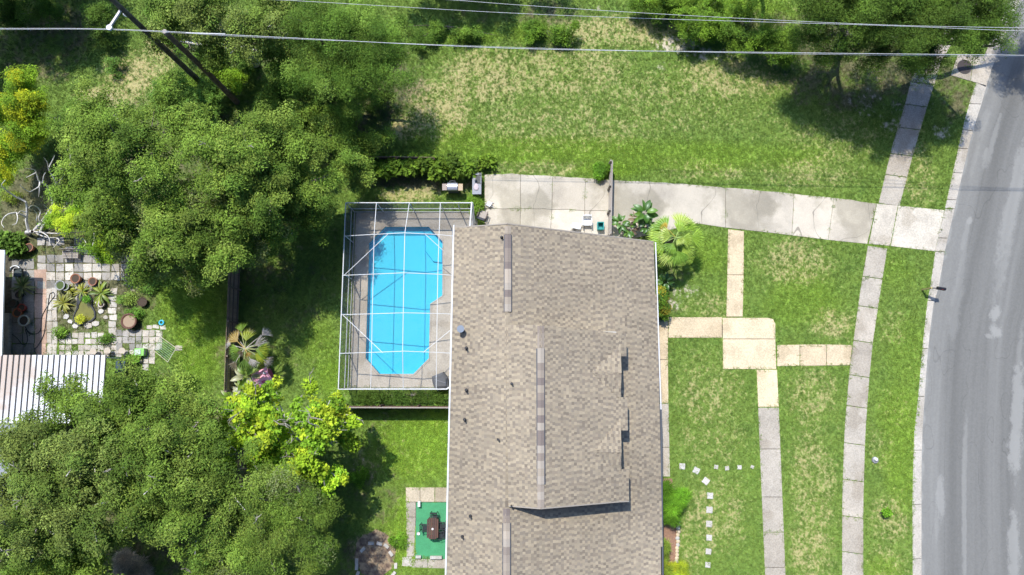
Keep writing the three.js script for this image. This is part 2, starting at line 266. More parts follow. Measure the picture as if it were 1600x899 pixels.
// cream front walkways and the grey strips
{
  const fw = structure('front_path', 'cream concrete walkway slabs crossing the front lawn', 'path');
  const s = (px, m = M.cream) => slab(fw, 'slab', px, 0.035, m);
  s([[1138, 358.6], [1162.5, 361.4], [1162, 429.5], [1136.5, 429.5]]); s([[1136.5, 430.3], [1162, 430.3], [1160.5, 495], [1135, 495]]);
  s([[1044.5, 496], [1128, 496], [1128, 528], [1044.5, 528]]);
  s([[1129, 497], [1200, 497], [1208, 499], [1211.5, 506], [1211.5, 529.6], [1129.5, 529.6]]); s([[1129.5, 530.4], [1211.5, 530.4], [1213, 577], [1130, 577]]);
  s([[1214.5, 539.5], [1249.5, 538.8], [1249.5, 572], [1214.5, 572.5]]); s([[1250.3, 538.8], [1291, 538.5], [1291, 571.5], [1250.3, 572]]); s([[1291.8, 538.5], [1331.5, 539.5], [1328.5, 571], [1291.8, 571.5]]);
  s([[1182.5, 578], [1214, 578], [1217, 636], [1184.7, 636]]);
  const ys = [637, 702, 777, 832, 887, 950]; for (let i = 1; i < ys.length; i++) { const L = (y) => lerp(1184.7, 1195.5, (y - 637) / 262), Rr = (y) => lerp(1217, 1227.5, (y - 637) / 262), a = ys[i - 1] + 0.4, b = ys[i] - 0.4; s([[L(a), a], [Rr(a), a], [Rr(b), b], [L(b), b]], M.walk); }
  s([[1020, 501], [1043.5, 501], [1043.8, 562], [1020, 562]]); s([[1020, 562.8], [1043.8, 562.8], [1044.5, 630], [1020, 630]]);
  s([[1020, 631], [1044.6, 631], [1046, 699], [1020, 699]], M.walk); s([[1020, 699.8], [1046, 699.8], [1047, 745], [1020, 745]], M.walk);
}
// stepping stones in the lawn
{
  const list = [[1066, 729, 11, 4, 'pale stepping stone nearest the grey strip along the house'], [1088, 735.5, 11.5, 28, 'tilted stepping stone second from the house, before the bend'], [1103, 752, 12, 38, 'stepping stone turned like a diamond at the bend of the row'], [1109.5, 775, 11.5, 3, 'first square stepping stone of the straight run below the bend'], [1108.5, 797, 11.8, 4, 'second square stepping stone of the straight run below the bend'], [1108, 819, 11.5, 3, 'third square stepping stone of the straight run below the bend'], [1108, 840.5, 10.5, 5, 'fourth, slightly darker stepping stone of the straight run below the bend'], [1107, 862, 10.5, 6, 'last but one stepping stone of the straight run'], [1106, 883, 10, 7, 'last stepping stone at the low end of the straight run'], [1119, 730, 7.6, 10, 'small partly overgrown stone, first of the row toward the walkway'], [1136, 732, 7.6, -6, 'small partly overgrown stone, second of the row toward the walkway'], [1155.5, 730.5, 8, 4, 'small stone, third of the row toward the walkway'], [1175.5, 730, 6.2, 22, 'smallest stone, sunk in grass right beside the walkway']];
  let first;
  for (const [x, y, s, a, label] of list) {
    const p = g(x, y), w = s * 0.036;
    if (!first) { const q = [V(-0.5, 0, -0.36), V(-0.42, 0, -0.49), V(0.05, 0, -0.46), V(0.46, 0, -0.5), V(0.5, 0, -0.1), V(0.47, 0, 0.45), V(0.36, 0, 0.5), V(-0.1, 0, 0.47), V(-0.47, 0, 0.49), V(-0.46, 0, 0.1)].map((v) => V(v.x * 0.47, 0.045, v.z * 0.47)); first = solo('stepping_stone', label, 'stepping stone', prism(q, 0.08, 0.012), M.stone[0], V(0, 0, 0), null, 'stepping stones in the front lawn'); first.position.copy(p); first.rotation.y = -a * Math.PI / 180; first.scale.setScalar(w / 0.47); first.scale.y = 1; }
    else { const c = copy(first, p, label, -a * Math.PI / 180, w / 0.47); c.scale.y = 1; c.material = pick(M.stone); }
    hard.push([V(p.x - w * 0.4, 0, p.z - w * 0.4), V(p.x + w * 0.4, 0, p.z - w * 0.4), V(p.x + w * 0.4, 0, p.z + w * 0.4), V(p.x - w * 0.4, 0, p.z + w * 0.4)]);
  }
}
// storm drain slab at the corner
{
  const dr = structure('storm_drain', 'concrete storm drain inlet slab with a dark round cover by the street corner', 'drain');
  slab(dr, 'slab', [[1497, 85], [1521, 87], [1516, 127], [1486, 118]], 0.05, M.walk, { thick: 0.14 });
  slab(dr, 'slab', [[1522, 87], [1556, 90], [1541, 134], [1517, 127]], 0.045, M.walk, { thick: 0.14 });
  const c = g(1506.5, 105); put(dr, 'cover', cyl(0.5, 0.5, 0.03, c.x, 0.062, c.z, 28), mat(0.045, 0.035, 0.032, 0.8));
  put(dr, 'cover_rim', new THREE.TorusGeometry(0.5, 0.025, 6, 32).rotateX(Math.PI / 2).translate(c.x, 0.07, c.z), mat(0.08, 0.07, 0.065, 0.7));
}

// ---------------------------------------------------------------- pool deck, basin and water
const POOL = [[602, 355], [670, 355], [691.5, 378], [691, 462], [672, 475], [670, 560], [646, 584.5], [593, 584.5], [571.5, 560], [577, 380]];
const poolW = P(POOL);
{
  const deck = structure('pool_deck', 'beige concrete pool deck inside the screened cage', 'deck');
  const outer = P([[556, 331], [746, 331], [746, 352], [730, 606], [546, 606]]); hard.push(outer);
  put(deck, 'deck_slab', prism(outer.map((p) => p.clone().setY(0.04)), 0.12, 0.015, [poolW.map((p) => p.clone().setY(0.04))]), M.deck);
  const cop = poolW.map((p) => p.clone().setY(0.065)), c = cop.reduce((a, p) => a.add(p), V(0, 0, 0)).divideScalar(cop.length);
  const outr = poolW.map((p) => { const d = V(p.x - c.x, 0, p.z - c.z).normalize(); return V(p.x + d.x * 0.16, 0.065, p.z + d.z * 0.16); });
  put(deck, 'coping', prism(outr, 0.06, 0.015, [cop]), cm(0.5, 0.45, 0.39, concTex, 0.3));
  const pool = structure('swimming_pool', 'bright turquoise swimming pool with clipped corners inside the screened cage', 'swimming pool');
  const plaster = new THREE.MeshStandardMaterial({ color: C(0.04, 0.465, 0.61), roughness: 0.7 });
  const fl = poolW.map((p) => V(p.x, -0.4, p.z));
  put(pool, 'pool_floor', prism(fl, 0.1, 0), plaster);
  const wq = []; for (let i = 0; i < poolW.length; i++) { const a = poolW[i], b = poolW[(i + 1) % poolW.length]; const q = new THREE.PlaneGeometry(a.distanceTo(b), 1.4); q.translate(0, -0.7, 0); q.applyMatrix4(new THREE.Matrix4().makeBasis(b.clone().sub(a).normalize(), V(0, 1, 0), b.clone().sub(a).normalize().cross(V(0, 1, 0))).setPosition(a.clone().add(b).multiplyScalar(0.5))); wq.push(q); }
  put(pool, 'pool_wall', merge(wq), plaster);
  const st = P([[664, 366], [676, 372], [690, 386], [690, 410], [676, 408], [664, 392]]).map((p) => p.setY(-0.27)); put(pool, 'pool_step', prism(st, 0.2, 0.04), new THREE.MeshStandardMaterial({ color: C(0.03, 0.48, 0.67), roughness: 0.7 }));
  const ws = prism(poolW.map((p) => V(p.x, -0.05, p.z)), 0.001, 0); const wp = ws.attributes.position; // keep only the upper face
  const keep = new THREE.ShapeGeometry(new THREE.Shape(poolW.map((p) => new THREE.Vector2(p.x, -p.z)))); keep.rotateX(-Math.PI / 2); keep.translate(0, -0.06, 0);
  const rip = tex(256, 256, (u, v, c) => { c[0] = c[1] = c[2] = fbm(u * 6, v * 6, 5, 4, 6); }, { srgb: false });
  put(pool, 'pool_water', keep, new THREE.MeshPhysicalMaterial({ color: C(0.85, 0.98, 1), transmission: 1, thickness: 0, roughness: 0.03, ior: 1.33, bumpMap: rep(rip, 0.4), bumpScale: 0.01 }));
}
// ---------------------------------------------------------------- the house
const shingleCols = [[0.40, 0.332, 0.235], [0.475, 0.39, 0.27], [0.335, 0.272, 0.198], [0.265, 0.217, 0.162], [0.36, 0.298, 0.215], [0.43, 0.352, 0.245], [0.305, 0.253, 0.19]].map((c) => c.map((v) => v * 0.9));
const Rs = rng(77), LIGHT = [0, 1, 5].map((i) => shingleCols[i]), DARK = [2, 3, 4, 6].map((i) => shingleCols[i]);
const shingleSets = [];
const shingleGeo = (() => { const a = new THREE.BoxGeometry(1, 1, 1); a.translate(0, 0.5, 0); return a; })();
const shingleMat = new THREE.MeshStandardMaterial({ color: 0xffffff, roughness: 0.95, map: rep(noiseTex, 3) });
// fills a flat roof polygon with overlapping shingle tabs; e0->e1 is the eave direction, courses climb from it
function shingle(poly, e0, e1, clip) {
  const n = V(0, 0, 0); for (let i = 0; i < poly.length; i++) { const a = poly[i], b = poly[(i + 1) % poly.length]; n.x += (a.y - b.y) * (a.z + b.z); n.y += (a.z - b.z) * (a.x + b.x); n.z += (a.x - b.x) * (a.y + b.y); } n.normalize(); if (n.y < 0) n.negate();
  const u = e1.clone().sub(e0).normalize(); u.addScaledVector(n, -u.dot(n)).normalize(); let v = n.clone().cross(u).normalize(); if (v.y < 0) v.negate();
  const o = e0, q = poly.map((p) => V(p.clone().sub(o).dot(u), 0, p.clone().sub(o).dot(v)));
  const u0 = Math.min(...q.map((p) => p.x)), u1 = Math.max(...q.map((p) => p.x)), v0 = Math.min(...q.map((p) => p.z)), v1 = Math.max(...q.map((p) => p.z)), ex = 0.17, m = new THREE.Matrix4(), tilt = 0.05;
  const un = poly.reduce((a, p) => a + p.clone().sub(o).dot(n), 0) / poly.length;
  for (let row = 0, vv = v0; vv < v1; row++, vv += ex) {
    const cv = Math.min(vv + ex / 2, v1 - 0.02), cr = []; for (let i = 0; i < q.length; i++) { const a = q[i], b = q[(i + 1) % q.length]; if ((a.z > cv) !== (b.z > cv)) cr.push(lerp(a.x, b.x, (cv - a.z) / (b.z - a.z))); }
    if (cr.length < 2) continue; const ua = Math.min(...cr), ub = Math.max(...cr);
    let uu = ua, alt = row % 2 === 1;
    while (uu < ub - 0.02) {
      let w = (uu === ua ? (row % 2 ? 0.05 : 0.12) : 0.13) + 0.07 * Rs(); alt = !alt; if (uu + w > ub - 0.05) w = ub - uu; const cu = uu + w / 2; uu += w;
      const p = o.clone().addScaledVector(u, cu).addScaledVector(v, cv).addScaledVector(n, un + 0.006 + 0.012 * Rs()); if (clip && clip(p)) continue;
      const vb = v.clone().multiplyScalar(Math.cos(tilt)).addScaledVector(n, -Math.sin(tilt)), nb = vb.clone().cross(u).normalize(); if (nb.dot(n) < 0) nb.negate();
      m.makeBasis(u.clone().multiplyScalar(w * 0.985), nb.multiplyScalar(0.014), vb.multiplyScalar(-ex * 1.12)).setPosition(p);
      const c = pick(Rs() < 0.88 ? (alt ? LIGHT : DARK) : shingleCols, Rs), k = 0.92 + 0.16 * Rs(), wear = (1 + 0.3 * (fbm(p.x * 0.3, p.z * 0.3, 404, 4) - 0.5) + 0.12 * (fbm(p.x * 0.25, p.z * 2.2, 414, 3) - 0.5)) * (1 + 0.22 * sstep(6, 9.5, p.x) * sstep(7, 11, p.z));
      shingleSets.push([m.clone(), C(c[0] * k * wear, c[1] * k * wear, c[2] * k * wear)]);
    }
  }
}
function flushShingles(parent) {
  const o = origin.get(parent), im = new THREE.InstancedMesh(shingleGeo, shingleMat, shingleSets.length), sh = new THREE.Matrix4().makeTranslation(-o.x, -o.y, -o.z);
  shingleSets.forEach(([m, c], i) => { im.setMatrixAt(i, sh.clone().multiply(m)); im.setColorAt(i, c); });
  im.name = 'shingles'; im.userData = { kind: 'stuff' }; im.castShadow = im.receiveShadow = true; parent.add(im); shingleSets.length = 0; return im;
}
{
  const house = thing('house', 'large house with a brown shingle roof of three joined sections and white gutters', 'house', V(g(870, 620).x, 0, g(870, 620).z));
  const hL = 5.2, hR = 2.9, hr = 6.55, hm = 7.36, he = 5.3, B = 960;
  const lowR = P([[793, 350, hr], [1021.5, 378, hR], [1030.5, 640, hR], [1034, B, hR], [791, B, hr]]);
  const left = P([[711, 356, hL], [793, 350, hr], [791, B, hr], [697, B, hL], [704.5, 630, hL]]);
  const midL = P([[790, 508, hr - 0.02], [845, 508, hm], [845, 795, hm], [795, 791, hr + 0.05]]);
  const X0 = 969.5, hx = hm - (hm - he) * (X0 - 845) / (981 - 845);
  const midR = P([[845, 508, hm], [X0, 521, hx], [X0 + 1, 784, hx], [845, 795, hm]]);
  const ext = [[521, 557], [621, 673], [734, 783.5]].map(([a, b], i) => P([[X0, a, hx], [978 + i * 2, a + 0.5, he], [978.5 + i * 2, b, he], [X0, b, hx]]));
  const base = mat(0.30, 0.25, 0.19, 0.95), decks = [lowR, left, midL, midR, ...ext];
  const roof = put(house, 'roof', merge(decks.map((d) => prism(d.map((p) => p.clone().add(V(0, -0.012, 0))), 0.2, 0))), base);
  shingle(lowR, lowR[1], lowR[3], (p) => p.x < lowR[0].x - 0.2); shingle(left, left[0], left[3]); shingle(midL, midL[3], midL[0]);
  shingle(midR, midR[1], midR[2]); ext.forEach((e) => shingle(e, e[1], e[2]));
  // gablets over the two notches in the eave
  for (const [ax, ay, y0, y1] of [[925, 582, 539, 625], [927, 706, 656, 739]]) {
    const t = (ax - 845) / (981 - 845), ha = hm - (hm - he) * t + 0.02, a = g(ax, ay, ha), e = g(X0 + 1.5, ay - 1, ha - 0.28), b0 = g(X0, y0, hx + 0.03), b1 = g(X0, y1, hx + 0.03);
    put(house, 'gablet', merge([prism([a, e, b0], 0.1, 0), prism([a, b1, e], 0.1, 0)]), base);
    const f = [a, e, b0], k = [a, b1, e];
    for (const s of [f, k]) shingle(s.map((p) => p.clone().add(V(0, 0.012, 0))), s === f ? V(a.x, b0.y, b0.z) : V(a.x, b1.y, b1.z), s === f ? b0 : b1);
    const wall = new THREE.BufferGeometry(); const d0 = b0.clone().setY(3.4), d1 = b1.clone().setY(3.4); const xs = X0; // gable face down to the lower roof
    const face = [d0, b0, e, b1, d1].map((p) => V(e.x - 0.12, p.y - 0.06, p.z)); const pp = []; for (let i = 1; i < 4; i++) for (const q of [face[0], face[i], face[i + 1]]) pp.push(q.x, q.y, q.z);
    wall.setAttribute('position', new THREE.Float32BufferAttribute(pp, 3)); wall.computeVertexNormals(); put(house, 'gablet_wall', wall, mat(0.45, 0.42, 0.38, 0.8));
  }
  flushShingles(roof);
  const drip = mat(0.30, 0.26, 0.21, 0.7), rake = (a, b) => put(house, 'rake_trim', bar(a, b, 0.07, 0.09), drip);
  rake(midR[3], midR[2]); rake(midR[2], ext[2][2]); rake(midL[2], midL[3]); rake(lowR[0], lowR[1]); rake(left[0], left[1]);
  // ridge caps, one by one
  const capCols = [[0.40, 0.335, 0.26], [0.50, 0.42, 0.33], [0.30, 0.245, 0.2], [0.235, 0.19, 0.165], [0.36, 0.30, 0.24], [0.44, 0.38, 0.31]].map((c) => new THREE.MeshStandardMaterial({ color: C(...c), roughness: 0.95, map: rep(noiseTex, 4) }));
  const rise = (n, x, y0, y1, h, lift = 0) => { const a = g(x, y0, h), b = g(x, y1, h), L = Math.abs(b.z - a.z), N = Math.round(L / 0.42); for (let i = 0; i < N; i++) { const z = lerp(a.z, b.z, (i + 0.5) / N), xx = lerp(a.x, b.x, (i + 0.5) / N), w = 0.2, m = pick(capCols, Rs); const geo = merge([-1, 1].map((sd) => { const q = new THREE.BoxGeometry(w, 0.016, 0.45); q.translate(sd * w / 2, 0, 0); q.rotateZ(-sd * Math.atan(0.37)); q.rotateX(0.03); q.translate(xx, h + 0.045 + lift, z); return q; })); put(house, 'ridge_cap', geo, m); } if (lift) put(house, 'ridge_vent', merge([-1, 1].map((sd) => { const q = new THREE.BoxGeometry(0.245, 0.05, L); q.translate(sd * 0.1225, 0, 0); q.rotateZ(-sd * Math.atan(0.37)); q.translate((a.x + b.x) / 2, h + 0.03 + lift * 0.4, (a.z + b.z) / 2); return q; })), M.darkGrey); };
  rise(1, 793.5, 352, 367, hr); rise(10, 793.5, 367, 487, hr, 0.05); rise(1, 845, 510, 545, hm); rise(20, 845, 545, 757, hm, 0.05); rise(3, 845, 757, 794, hm); rise(1, 791.5, 796, 818, hr); rise(8, 791.5, 818, B - 4, hr, 0.05);
  // white gutters and dark fascia
  const gut = M.gutter, edge = (a, b, w, hgt, m, nm) => put(house, nm, bar(a, b, w, hgt), m);
  const gl = P([[710, 358, hL - 0.06], [703.8, 630, hL - 0.06], [696.2, B, hL - 0.06]]); edge(gl[0].add(V(-0.05, 0, 0)), gl[1].add(V(-0.05, 0, 0)), 0.09, 0.1, gut, 'gutter'); edge(gl[1], gl[2].add(V(-0.05, 0, 0)), 0.09, 0.1, gut, 'gutter');
  const gr = P([[1023, 379, hR - 0.06], [1031.5, 640, hR - 0.06], [1035, B, hR - 0.06]]); edge(gr[0].add(V(0.05, 0, 0)), gr[1].add(V(0.05, 0, 0)), 0.07, 0.1, gut, 'gutter'); edge(gr[1], gr[2].add(V(0.05, 0, 0)), 0.1, 0.1, M.darkGrey, 'gutter');
  // walls under the roofs
  const wallM = mat(0.50, 0.47, 0.42, 0.85), section = (pts, z0, z1) => { const s = new THREE.Shape(pts.map(([x, y]) => new THREE.Vector2(x, y))); const q = new THREE.ExtrudeGeometry(s, { depth: z1 - z0, bevelEnabled: false }); q.translate(0, 0, z0); return q; };
  const zn = left[0].z + 0.45, zs = left[3].z - 0.2, xL = left[4].x + 0.5, xr = lowR[0].x, xR = lowR[1].x - 0.55;
  put(house, 'wall', section([[xL, -0.1], [xL, hL - 0.05], [xr, hr - 0.3], [xR, hR - 0.06], [xR, -0.1]], zn, zs), wallM);
  const mx = midR[0].x, mX = midR[1].x - 0.2;
  put(house, 'upper_wall', section([[xr, 4], [xr, hr - 0.25], [mx, hm - 0.3], [mX, hx - 0.25], [mX, 3]], midR[0].z + 0.25, midR[2].z - 0.15), wallM);
  // vents and pipes on the roof
  const slopeL = (p) => p; const pm = mat(0.03, 0.03, 0.032, 0.6);
  for (const [x, y, h] of [[728.5, 544, 5.75], [728.5, 610, 5.75], [726, 656, 5.72], [779, 687, 6.35], [735, 807, 5.8], [722.5, 839, 5.6], [784, 371, 6.45], [800, 600, 6.7], [799, 790, 6.6]]) { const p = g(x, y, h); put(house, 'vent_pipe', merge([cyl(0.05, 0.05, 0.42, p.x, h + 0.12, p.z, 10), cyl(0.07, 0.1, 0.04, p.x, h + 0.02, p.z, 12)]), pm); }
  const vp = g(720.5, 515, 5.6); put(house, 'roof_vent', merge([cyl(0.17, 0.17, 0.5, vp.x, 5.75, vp.z, 18), cyl(0.22, 0.2, 0.1, vp.x, 6.03, vp.z, 18)]), mat(0.17, 0.20, 0.24, 0.6));
  hard.push([V(xL, 0, zn), V(xR, 0, zn), V(xR, 0, zs), V(xL, 0, zs)]);
  console.log('roof slopes', ((hr - hL) / (left[1].x - left[0].x)).toFixed(3), ((hm - hr) / (midL[1].x - midL[0].x)).toFixed(3), ((hr - hR) / (lowR[1].x - lowR[0].x)).toFixed(3), ((hm - hx) / (midR[1].x - midR[0].x)).toFixed(3));
}

// ---------------------------------------------------------------- pool cage
{
  const cage = thing('pool_cage', 'white framed screen cage over the turquoise pool', 'screen enclosure', V(g(640, 470).x, 0, g(640, 470).z));
  const WH = 2.6, RH = 3.5, hAt = (x, y) => (y < 330 || y > 600 ? WH : WH + (RH - WH) * clamp(1 - Math.abs(x - 631) / 96));
  const Q = (x, y, h) => g(x, y, h ?? hAt(x, y)), fr = mat(0.54, 0.54, 0.53, 0.6);
  const beam = (a, b, w = 0.038, n = 'beam') => put(cage, n, bar(a, b, w, w), fr);
  const xl = (y) => lerp(540, 528.5, (y - 317) / 291);
  beam(Q(540, 317), Q(737, 317), 0.055); beam(Q(540, 317), Q(528.5, 608.5), 0.055); beam(Q(528.5, 608.5), Q(697, 608.5), 0.055); beam(Q(697, 608.5), Q(706, 603), 0.09); beam(Q(737, 317), Q(734, 356), 0.09);
  beam(Q(709, 352, 2.7), Q(705, 604, 2.7), 0.08);
  const rows = [[369, 364, 369], [430.5, 426.5, 430.5], [492, 489, 491], [552.5, 549, 552.5]], colX = [[588, 584.5, 583, 581.5, 580.5, 579], [639.5, 632.5, 631, 630, 629, 630], [688, 686, 684, 683, 682, 681.5]];
  for (const [a, b, c] of rows) { beam(Q(xl(a), a), Q(colX[0][1], lerp(a, b, 0.5))); beam(Q(colX[0][1], lerp(a, b, 0.5)), Q(631.5, b)); beam(Q(631.5, b), Q(685, lerp(c, b, 0.45))); beam(Q(685, lerp(c, b, 0.45)), Q(708, c, 2.75)); }
  const ys = [317, 366.5, 428.5, 490.5, 551, 608.5];
  for (const col of colX) for (let i = 1; i < 6; i++) { const yy = (k) => (k === 0 || k === 5 ? ys[k] : col === colX[1] ? rows[k - 1][1] : lerp(rows[k - 1][0], rows[k - 1][1], 0.5)); beam(Q(col[i - 1], yy(i - 1)), Q(col[i], yy(i))); }
  for (const [a, b, c, d] of [[606, 366, 538, 430], [664, 366, 693, 392], [535, 492, 598, 551.5], [661, 551, 705, 515]]) beam(Q(a, b), Q(c, d), 0.034, 'brace');
  // walls: posts, rail, sill and mesh
  const N0 = Q(540, 317), N1 = Q(737, 317), S0 = Q(528.5, 608.5), S1 = Q(697, 608.5), foot = (p) => p.clone().setY(0.05);
  const along = (a, b, t) => a.clone().lerp(b, t);
  const wallRun = (a, b, ts) => { for (const t of ts) { const p = along(a, b, t); put(cage, 'post', bar(foot(p), p.clone().setY(WH), 0.05, 0.05), fr); } for (const h of [0.08, 1.0]) put(cage, 'rail', bar(a.clone().setY(h), b.clone().setY(h), 0.045, 0.06), fr); };
  wallRun(N0, N1, [0, 0.245, 0.505, 0.75, 0.89, 1]); wallRun(N0, S0, [0.18, 0.39, 0.6, 0.81, 1]); wallRun(S0, S1, [0.3, 0.6, 0.91, 1]); wallRun(N1, Q(734, 356), [1]);
  const meshW = new THREE.MeshStandardMaterial({ color: C(0.05, 0.055, 0.06), roughness: 0.8, transparent: true, opacity: 0.42, side: THREE.DoubleSide }), meshR = meshW.clone(); meshR.opacity = 0.11;
  const sheet = (pts, m) => { const pp = []; for (let i = 2; i < pts.length; i++) for (const q of [pts[0], pts[i - 1], pts[i]]) pp.push(q.x, q.y, q.z); const s = new THREE.BufferGeometry(); s.setAttribute('position', new THREE.Float32BufferAttribute(pp, 3)); s.computeVertexNormals(); put(cage, 'screen_panel', s, m); };
  for (const [a, b, ts] of [[N0, N1, [0, 0.245, 0.505, 0.75, 1]], [N0, S0, [0, 0.18, 0.39, 0.6, 0.81, 1]], [S0, S1, [0, 0.3, 0.6, 0.91, 1]], [N1, Q(734, 356), [0, 1]]]) for (let i = 1; i < ts.length; i++) { const p = along(a, b, ts[i - 1]), q = along(a, b, ts[i]); sheet([foot(p), foot(q), q.clone().setY(WH - 0.02), p.clone().setY(WH - 0.02)], meshW); }
  const grid = [0, 1, 2, 3, 4, 5].map((k) => { const y = (j) => (k === 0 || k === 5 ? ys[k] : rows[k - 1][j]); const yl = k === 0 || k === 5 ? ys[k] : y(0); return [Q(xl(yl), yl), Q(colX[0][k], lerp(yl, y(1) ?? yl, 0.5)), Q(colX[1][k], k === 0 || k === 5 ? ys[k] : y(1)), Q(colX[2][k], lerp(yl, k === 0 || k === 5 ? yl : y(1), 0.5)), k === 0 ? Q(709, 317) : k === 5 ? Q(702, 606) : Q(708, yl, 2.75)]; });
  for (let k = 1; k < 6; k++) for (let j = 1; j < 5; j++) sheet([grid[k - 1][j - 1], grid[k - 1][j], grid[k][j], grid[k][j - 1]].map((p) => p.clone().add(V(0, -0.02, 0))), meshR);
  put(cage, 'downpipe', tube([V(g(740, 330).x, 2.4, g(740, 330).z), V(g(742, 330).x, 2.5, g(742, 332).z), V(g(742, 340).x, 1.4, g(742, 345).z), V(g(742, 348).x, 0.05, g(742, 350).z)], 0.05, 0.05), M.white);
}
// ---------------------------------------------------------------- neighbour's house, metal roof and patio
{
  const nh = thing('neighbour_house', 'neighbouring house with a white eave at the left edge of the gardens', 'house', V(g(-60, 520).x, 0, g(-60, 520).z));
  const wm = mat(0.55, 0.55, 0.54, 0.8);
  put(nh, 'roof', prism(P([[-160, 385], [6.5, 391], [2, 556], [-160, 556]], 2.9), 0.12, 0.01), M.whiteMetal);
  put(nh, 'wall', prism(P([[-160, 395], [-3, 395], [-8, 640], [-160, 640]]).map((p) => p.setY(2.78)), 2.85, 0), wm);
  put(nh, 'lower_roof', prism(P([[-160, 662], [29, 664], [26, 800], [-160, 800]], 2.6), 0.15, 0.02), mat(0.25, 0.26, 0.29, 0.9));
  put(nh, 'step', prism(P([[-5, 490], [18.5, 490], [18, 560], [-5, 560]]).map((p) => p.setY(0.3)), 0.3, 0.03), M.walk[1]);
  put(nh, 'step', prism(P([[-5, 503], [11, 503], [10.5, 536], [-5, 536]]).map((p) => p.setY(0.48)), 0.25, 0.03), M.walk[0]);
  hard.push(P([[-160, 385], [18, 391], [18, 640], [-160, 640]]));
  // white ribbed metal roof, panel by panel
  const mr = thing('patio_cover', 'white ribbed metal patio roof with dark seams beside the neighbouring house', 'roof', V(g(80, 610).x, 0, g(80, 610).z));
  const A = (t) => g(lerp(-33, 165.5, t), 555, 2.9), Bq = (t) => g(lerp(-43, 158, t), 662, 2.6), n = 22, rust = tex(256, 256, (u, v, c) => { const s = sstep(0.62, 0.74, fbm(u * 4, v * 4, 411, 5, 4)), k = 0.96 - 0.12 * fbm(u * 8, v * 8, 421, 4, 8); c[0] = lerp(k, 0.42, s * 0.5); c[1] = lerp(k, 0.30, s * 0.6); c[2] = lerp(k, 0.2, s * 0.65); }), pm = [0, 1, 2].map((i) => new THREE.MeshStandardMaterial({ color: C(0.80 - 0.03 * i, 0.80 - 0.03 * i, 0.80 - 0.03 * i), map: rep(rust, 0.09), roughness: 0.55 }));
  for (let i = 0; i < n; i++) { const t0 = i / n + 0.0062, t1 = (i + 1) / n - 0.0062; put(mr, 'panel', prism([A(t0), A(t1), Bq(t1), Bq(t0)], 0.03, 0.012), pick(pm)); }
  put(mr, 'backing', prism([A(0.002), A(0.998), Bq(0.998), Bq(0.002)].map((p) => p.add(V(0, -0.035, 0))), 0.05, 0), mat(0.04, 0.04, 0.042, 0.8));
  for (const [t, f] of [[0.02, A], [0.97, A], [0.02, Bq], [0.97, Bq], [0.5, A]]) { const p = f(t); put(mr, 'post', box(0.09, 2.5, 0.09, p.x, 1.25, p.z + (f === A ? 0.15 : -0.15)), M.white); }
  const patio = structure('garden_patio', 'neighbouring patio of pale and grey pavers around the pond', 'patio');
  const dark = M.greyPaver.map((m) => m), cell = (x, y, w, h, m, top = 0.03) => slab(patio, 'paver', [[x, y], [x + w, y], [x + w, y + h], [x, y + h]].map(([a, b]) => [a + rr(-0.9, 0.9), b + rr(-0.9, 0.9)]), top + rr(-0.006, 0.008), m, { thick: 0.06 });
  for (let j = 0; j < 9; j++) { cell(18.5, 405 + j * 16.6, 17, 16, M.greyPaver); cell(36, 405 + j * 16.6, 17, 16, M.greyPaver); }
  for (let j = 0; j < 7; j++) cell(54, 421 + j * 19.3, 18.5, 18.7, M.pink);
  for (let j = 0; j < 6; j++) { cell(73, 450 + j * 17.6, 7.7, 17, M.paver); cell(81.2, 450 + j * 17.6, 7.6, 17, M.paver); }
  for (let j = 0; j < 4; j++) for (let i = 0; i < 9; i++) { if (j === 0 && (i < 1 || i === 7) || R0() < 0.06) continue; cell(92 + i * 10.1, 520 + j * 9.6, 9, 8.6, M.paver); }
  for (let j = 0; j < 6; j++) for (let i = 0; i < 7; i++) { const x = 181 + i * 10.4, y = 516 + j * 10.6; if ((i === 6 && j > 2) || (i > 4 && j > 4) || (j > 3 && i < 3 && x < 205) || R0() < 0.05) continue; cell(x, y, 9.5, 9.8, i < 4 && j < 3 ? M.greyPaver : M.paver); }
  for (let j = 0; j < 7; j++) cell(170 + rr(-1, 1), 451 + j * 10.3, 12, 9, M.paver);
  for (let j = 0; j < 6; j++) for (let i = 0; i < 11; i++) { const x = 58 + i * 14.5, y = 372 + j * 13.5; if (x > 150 && j > 4 || x > 205 || R0() < 0.16 || (x > 150 && j < 1)) continue; cell(x, y, 13, 12, R0() < 0.18 ? M.paver : M.greyPaver); }
  for (const [x, y] of [[229, 508], [239, 507.5], [250, 509]]) cell(x, y, 9, 6, M.paver);
  cell(274, 540, 10, 8, M.paver);
  // flagstones round the pond
  for (const [x, y, s, a] of [[137, 509, 15, 0.5], [150, 506, 13, -0.6], [104, 495, 11, 0.3], [110, 503, 9, 1], [118, 510, 12, 0.2], [152, 471, 12, 0.1], [158, 487, 11, 0.9], [121, 466, 9, 0.4], [101, 486, 8, 0.1], [165, 496, 9, 0.6], [131, 452, 10, 0.2], [160, 463, 9, 1.2], [106, 447, 9, 0.3]]) { const l = []; for (let k = 0; k < 6; k++) { const t = a + k / 6 * Math.PI * 2, q = s / 2 * rr(0.75, 1.1); l.push([x + Math.cos(t) * q, y + Math.sin(t) * q * 0.8]); } slab(patio, 'flagstone', l, 0.05 + R0() * 0.03, M.stone.concat(M.paver), { thick: 0.07 }); }
  // garden pond
  const pond = thing('garden_pond', 'small kidney shaped garden pond with green water and black liner rim', 'pond', V(g(131, 485).x, 0, g(131, 485).z));
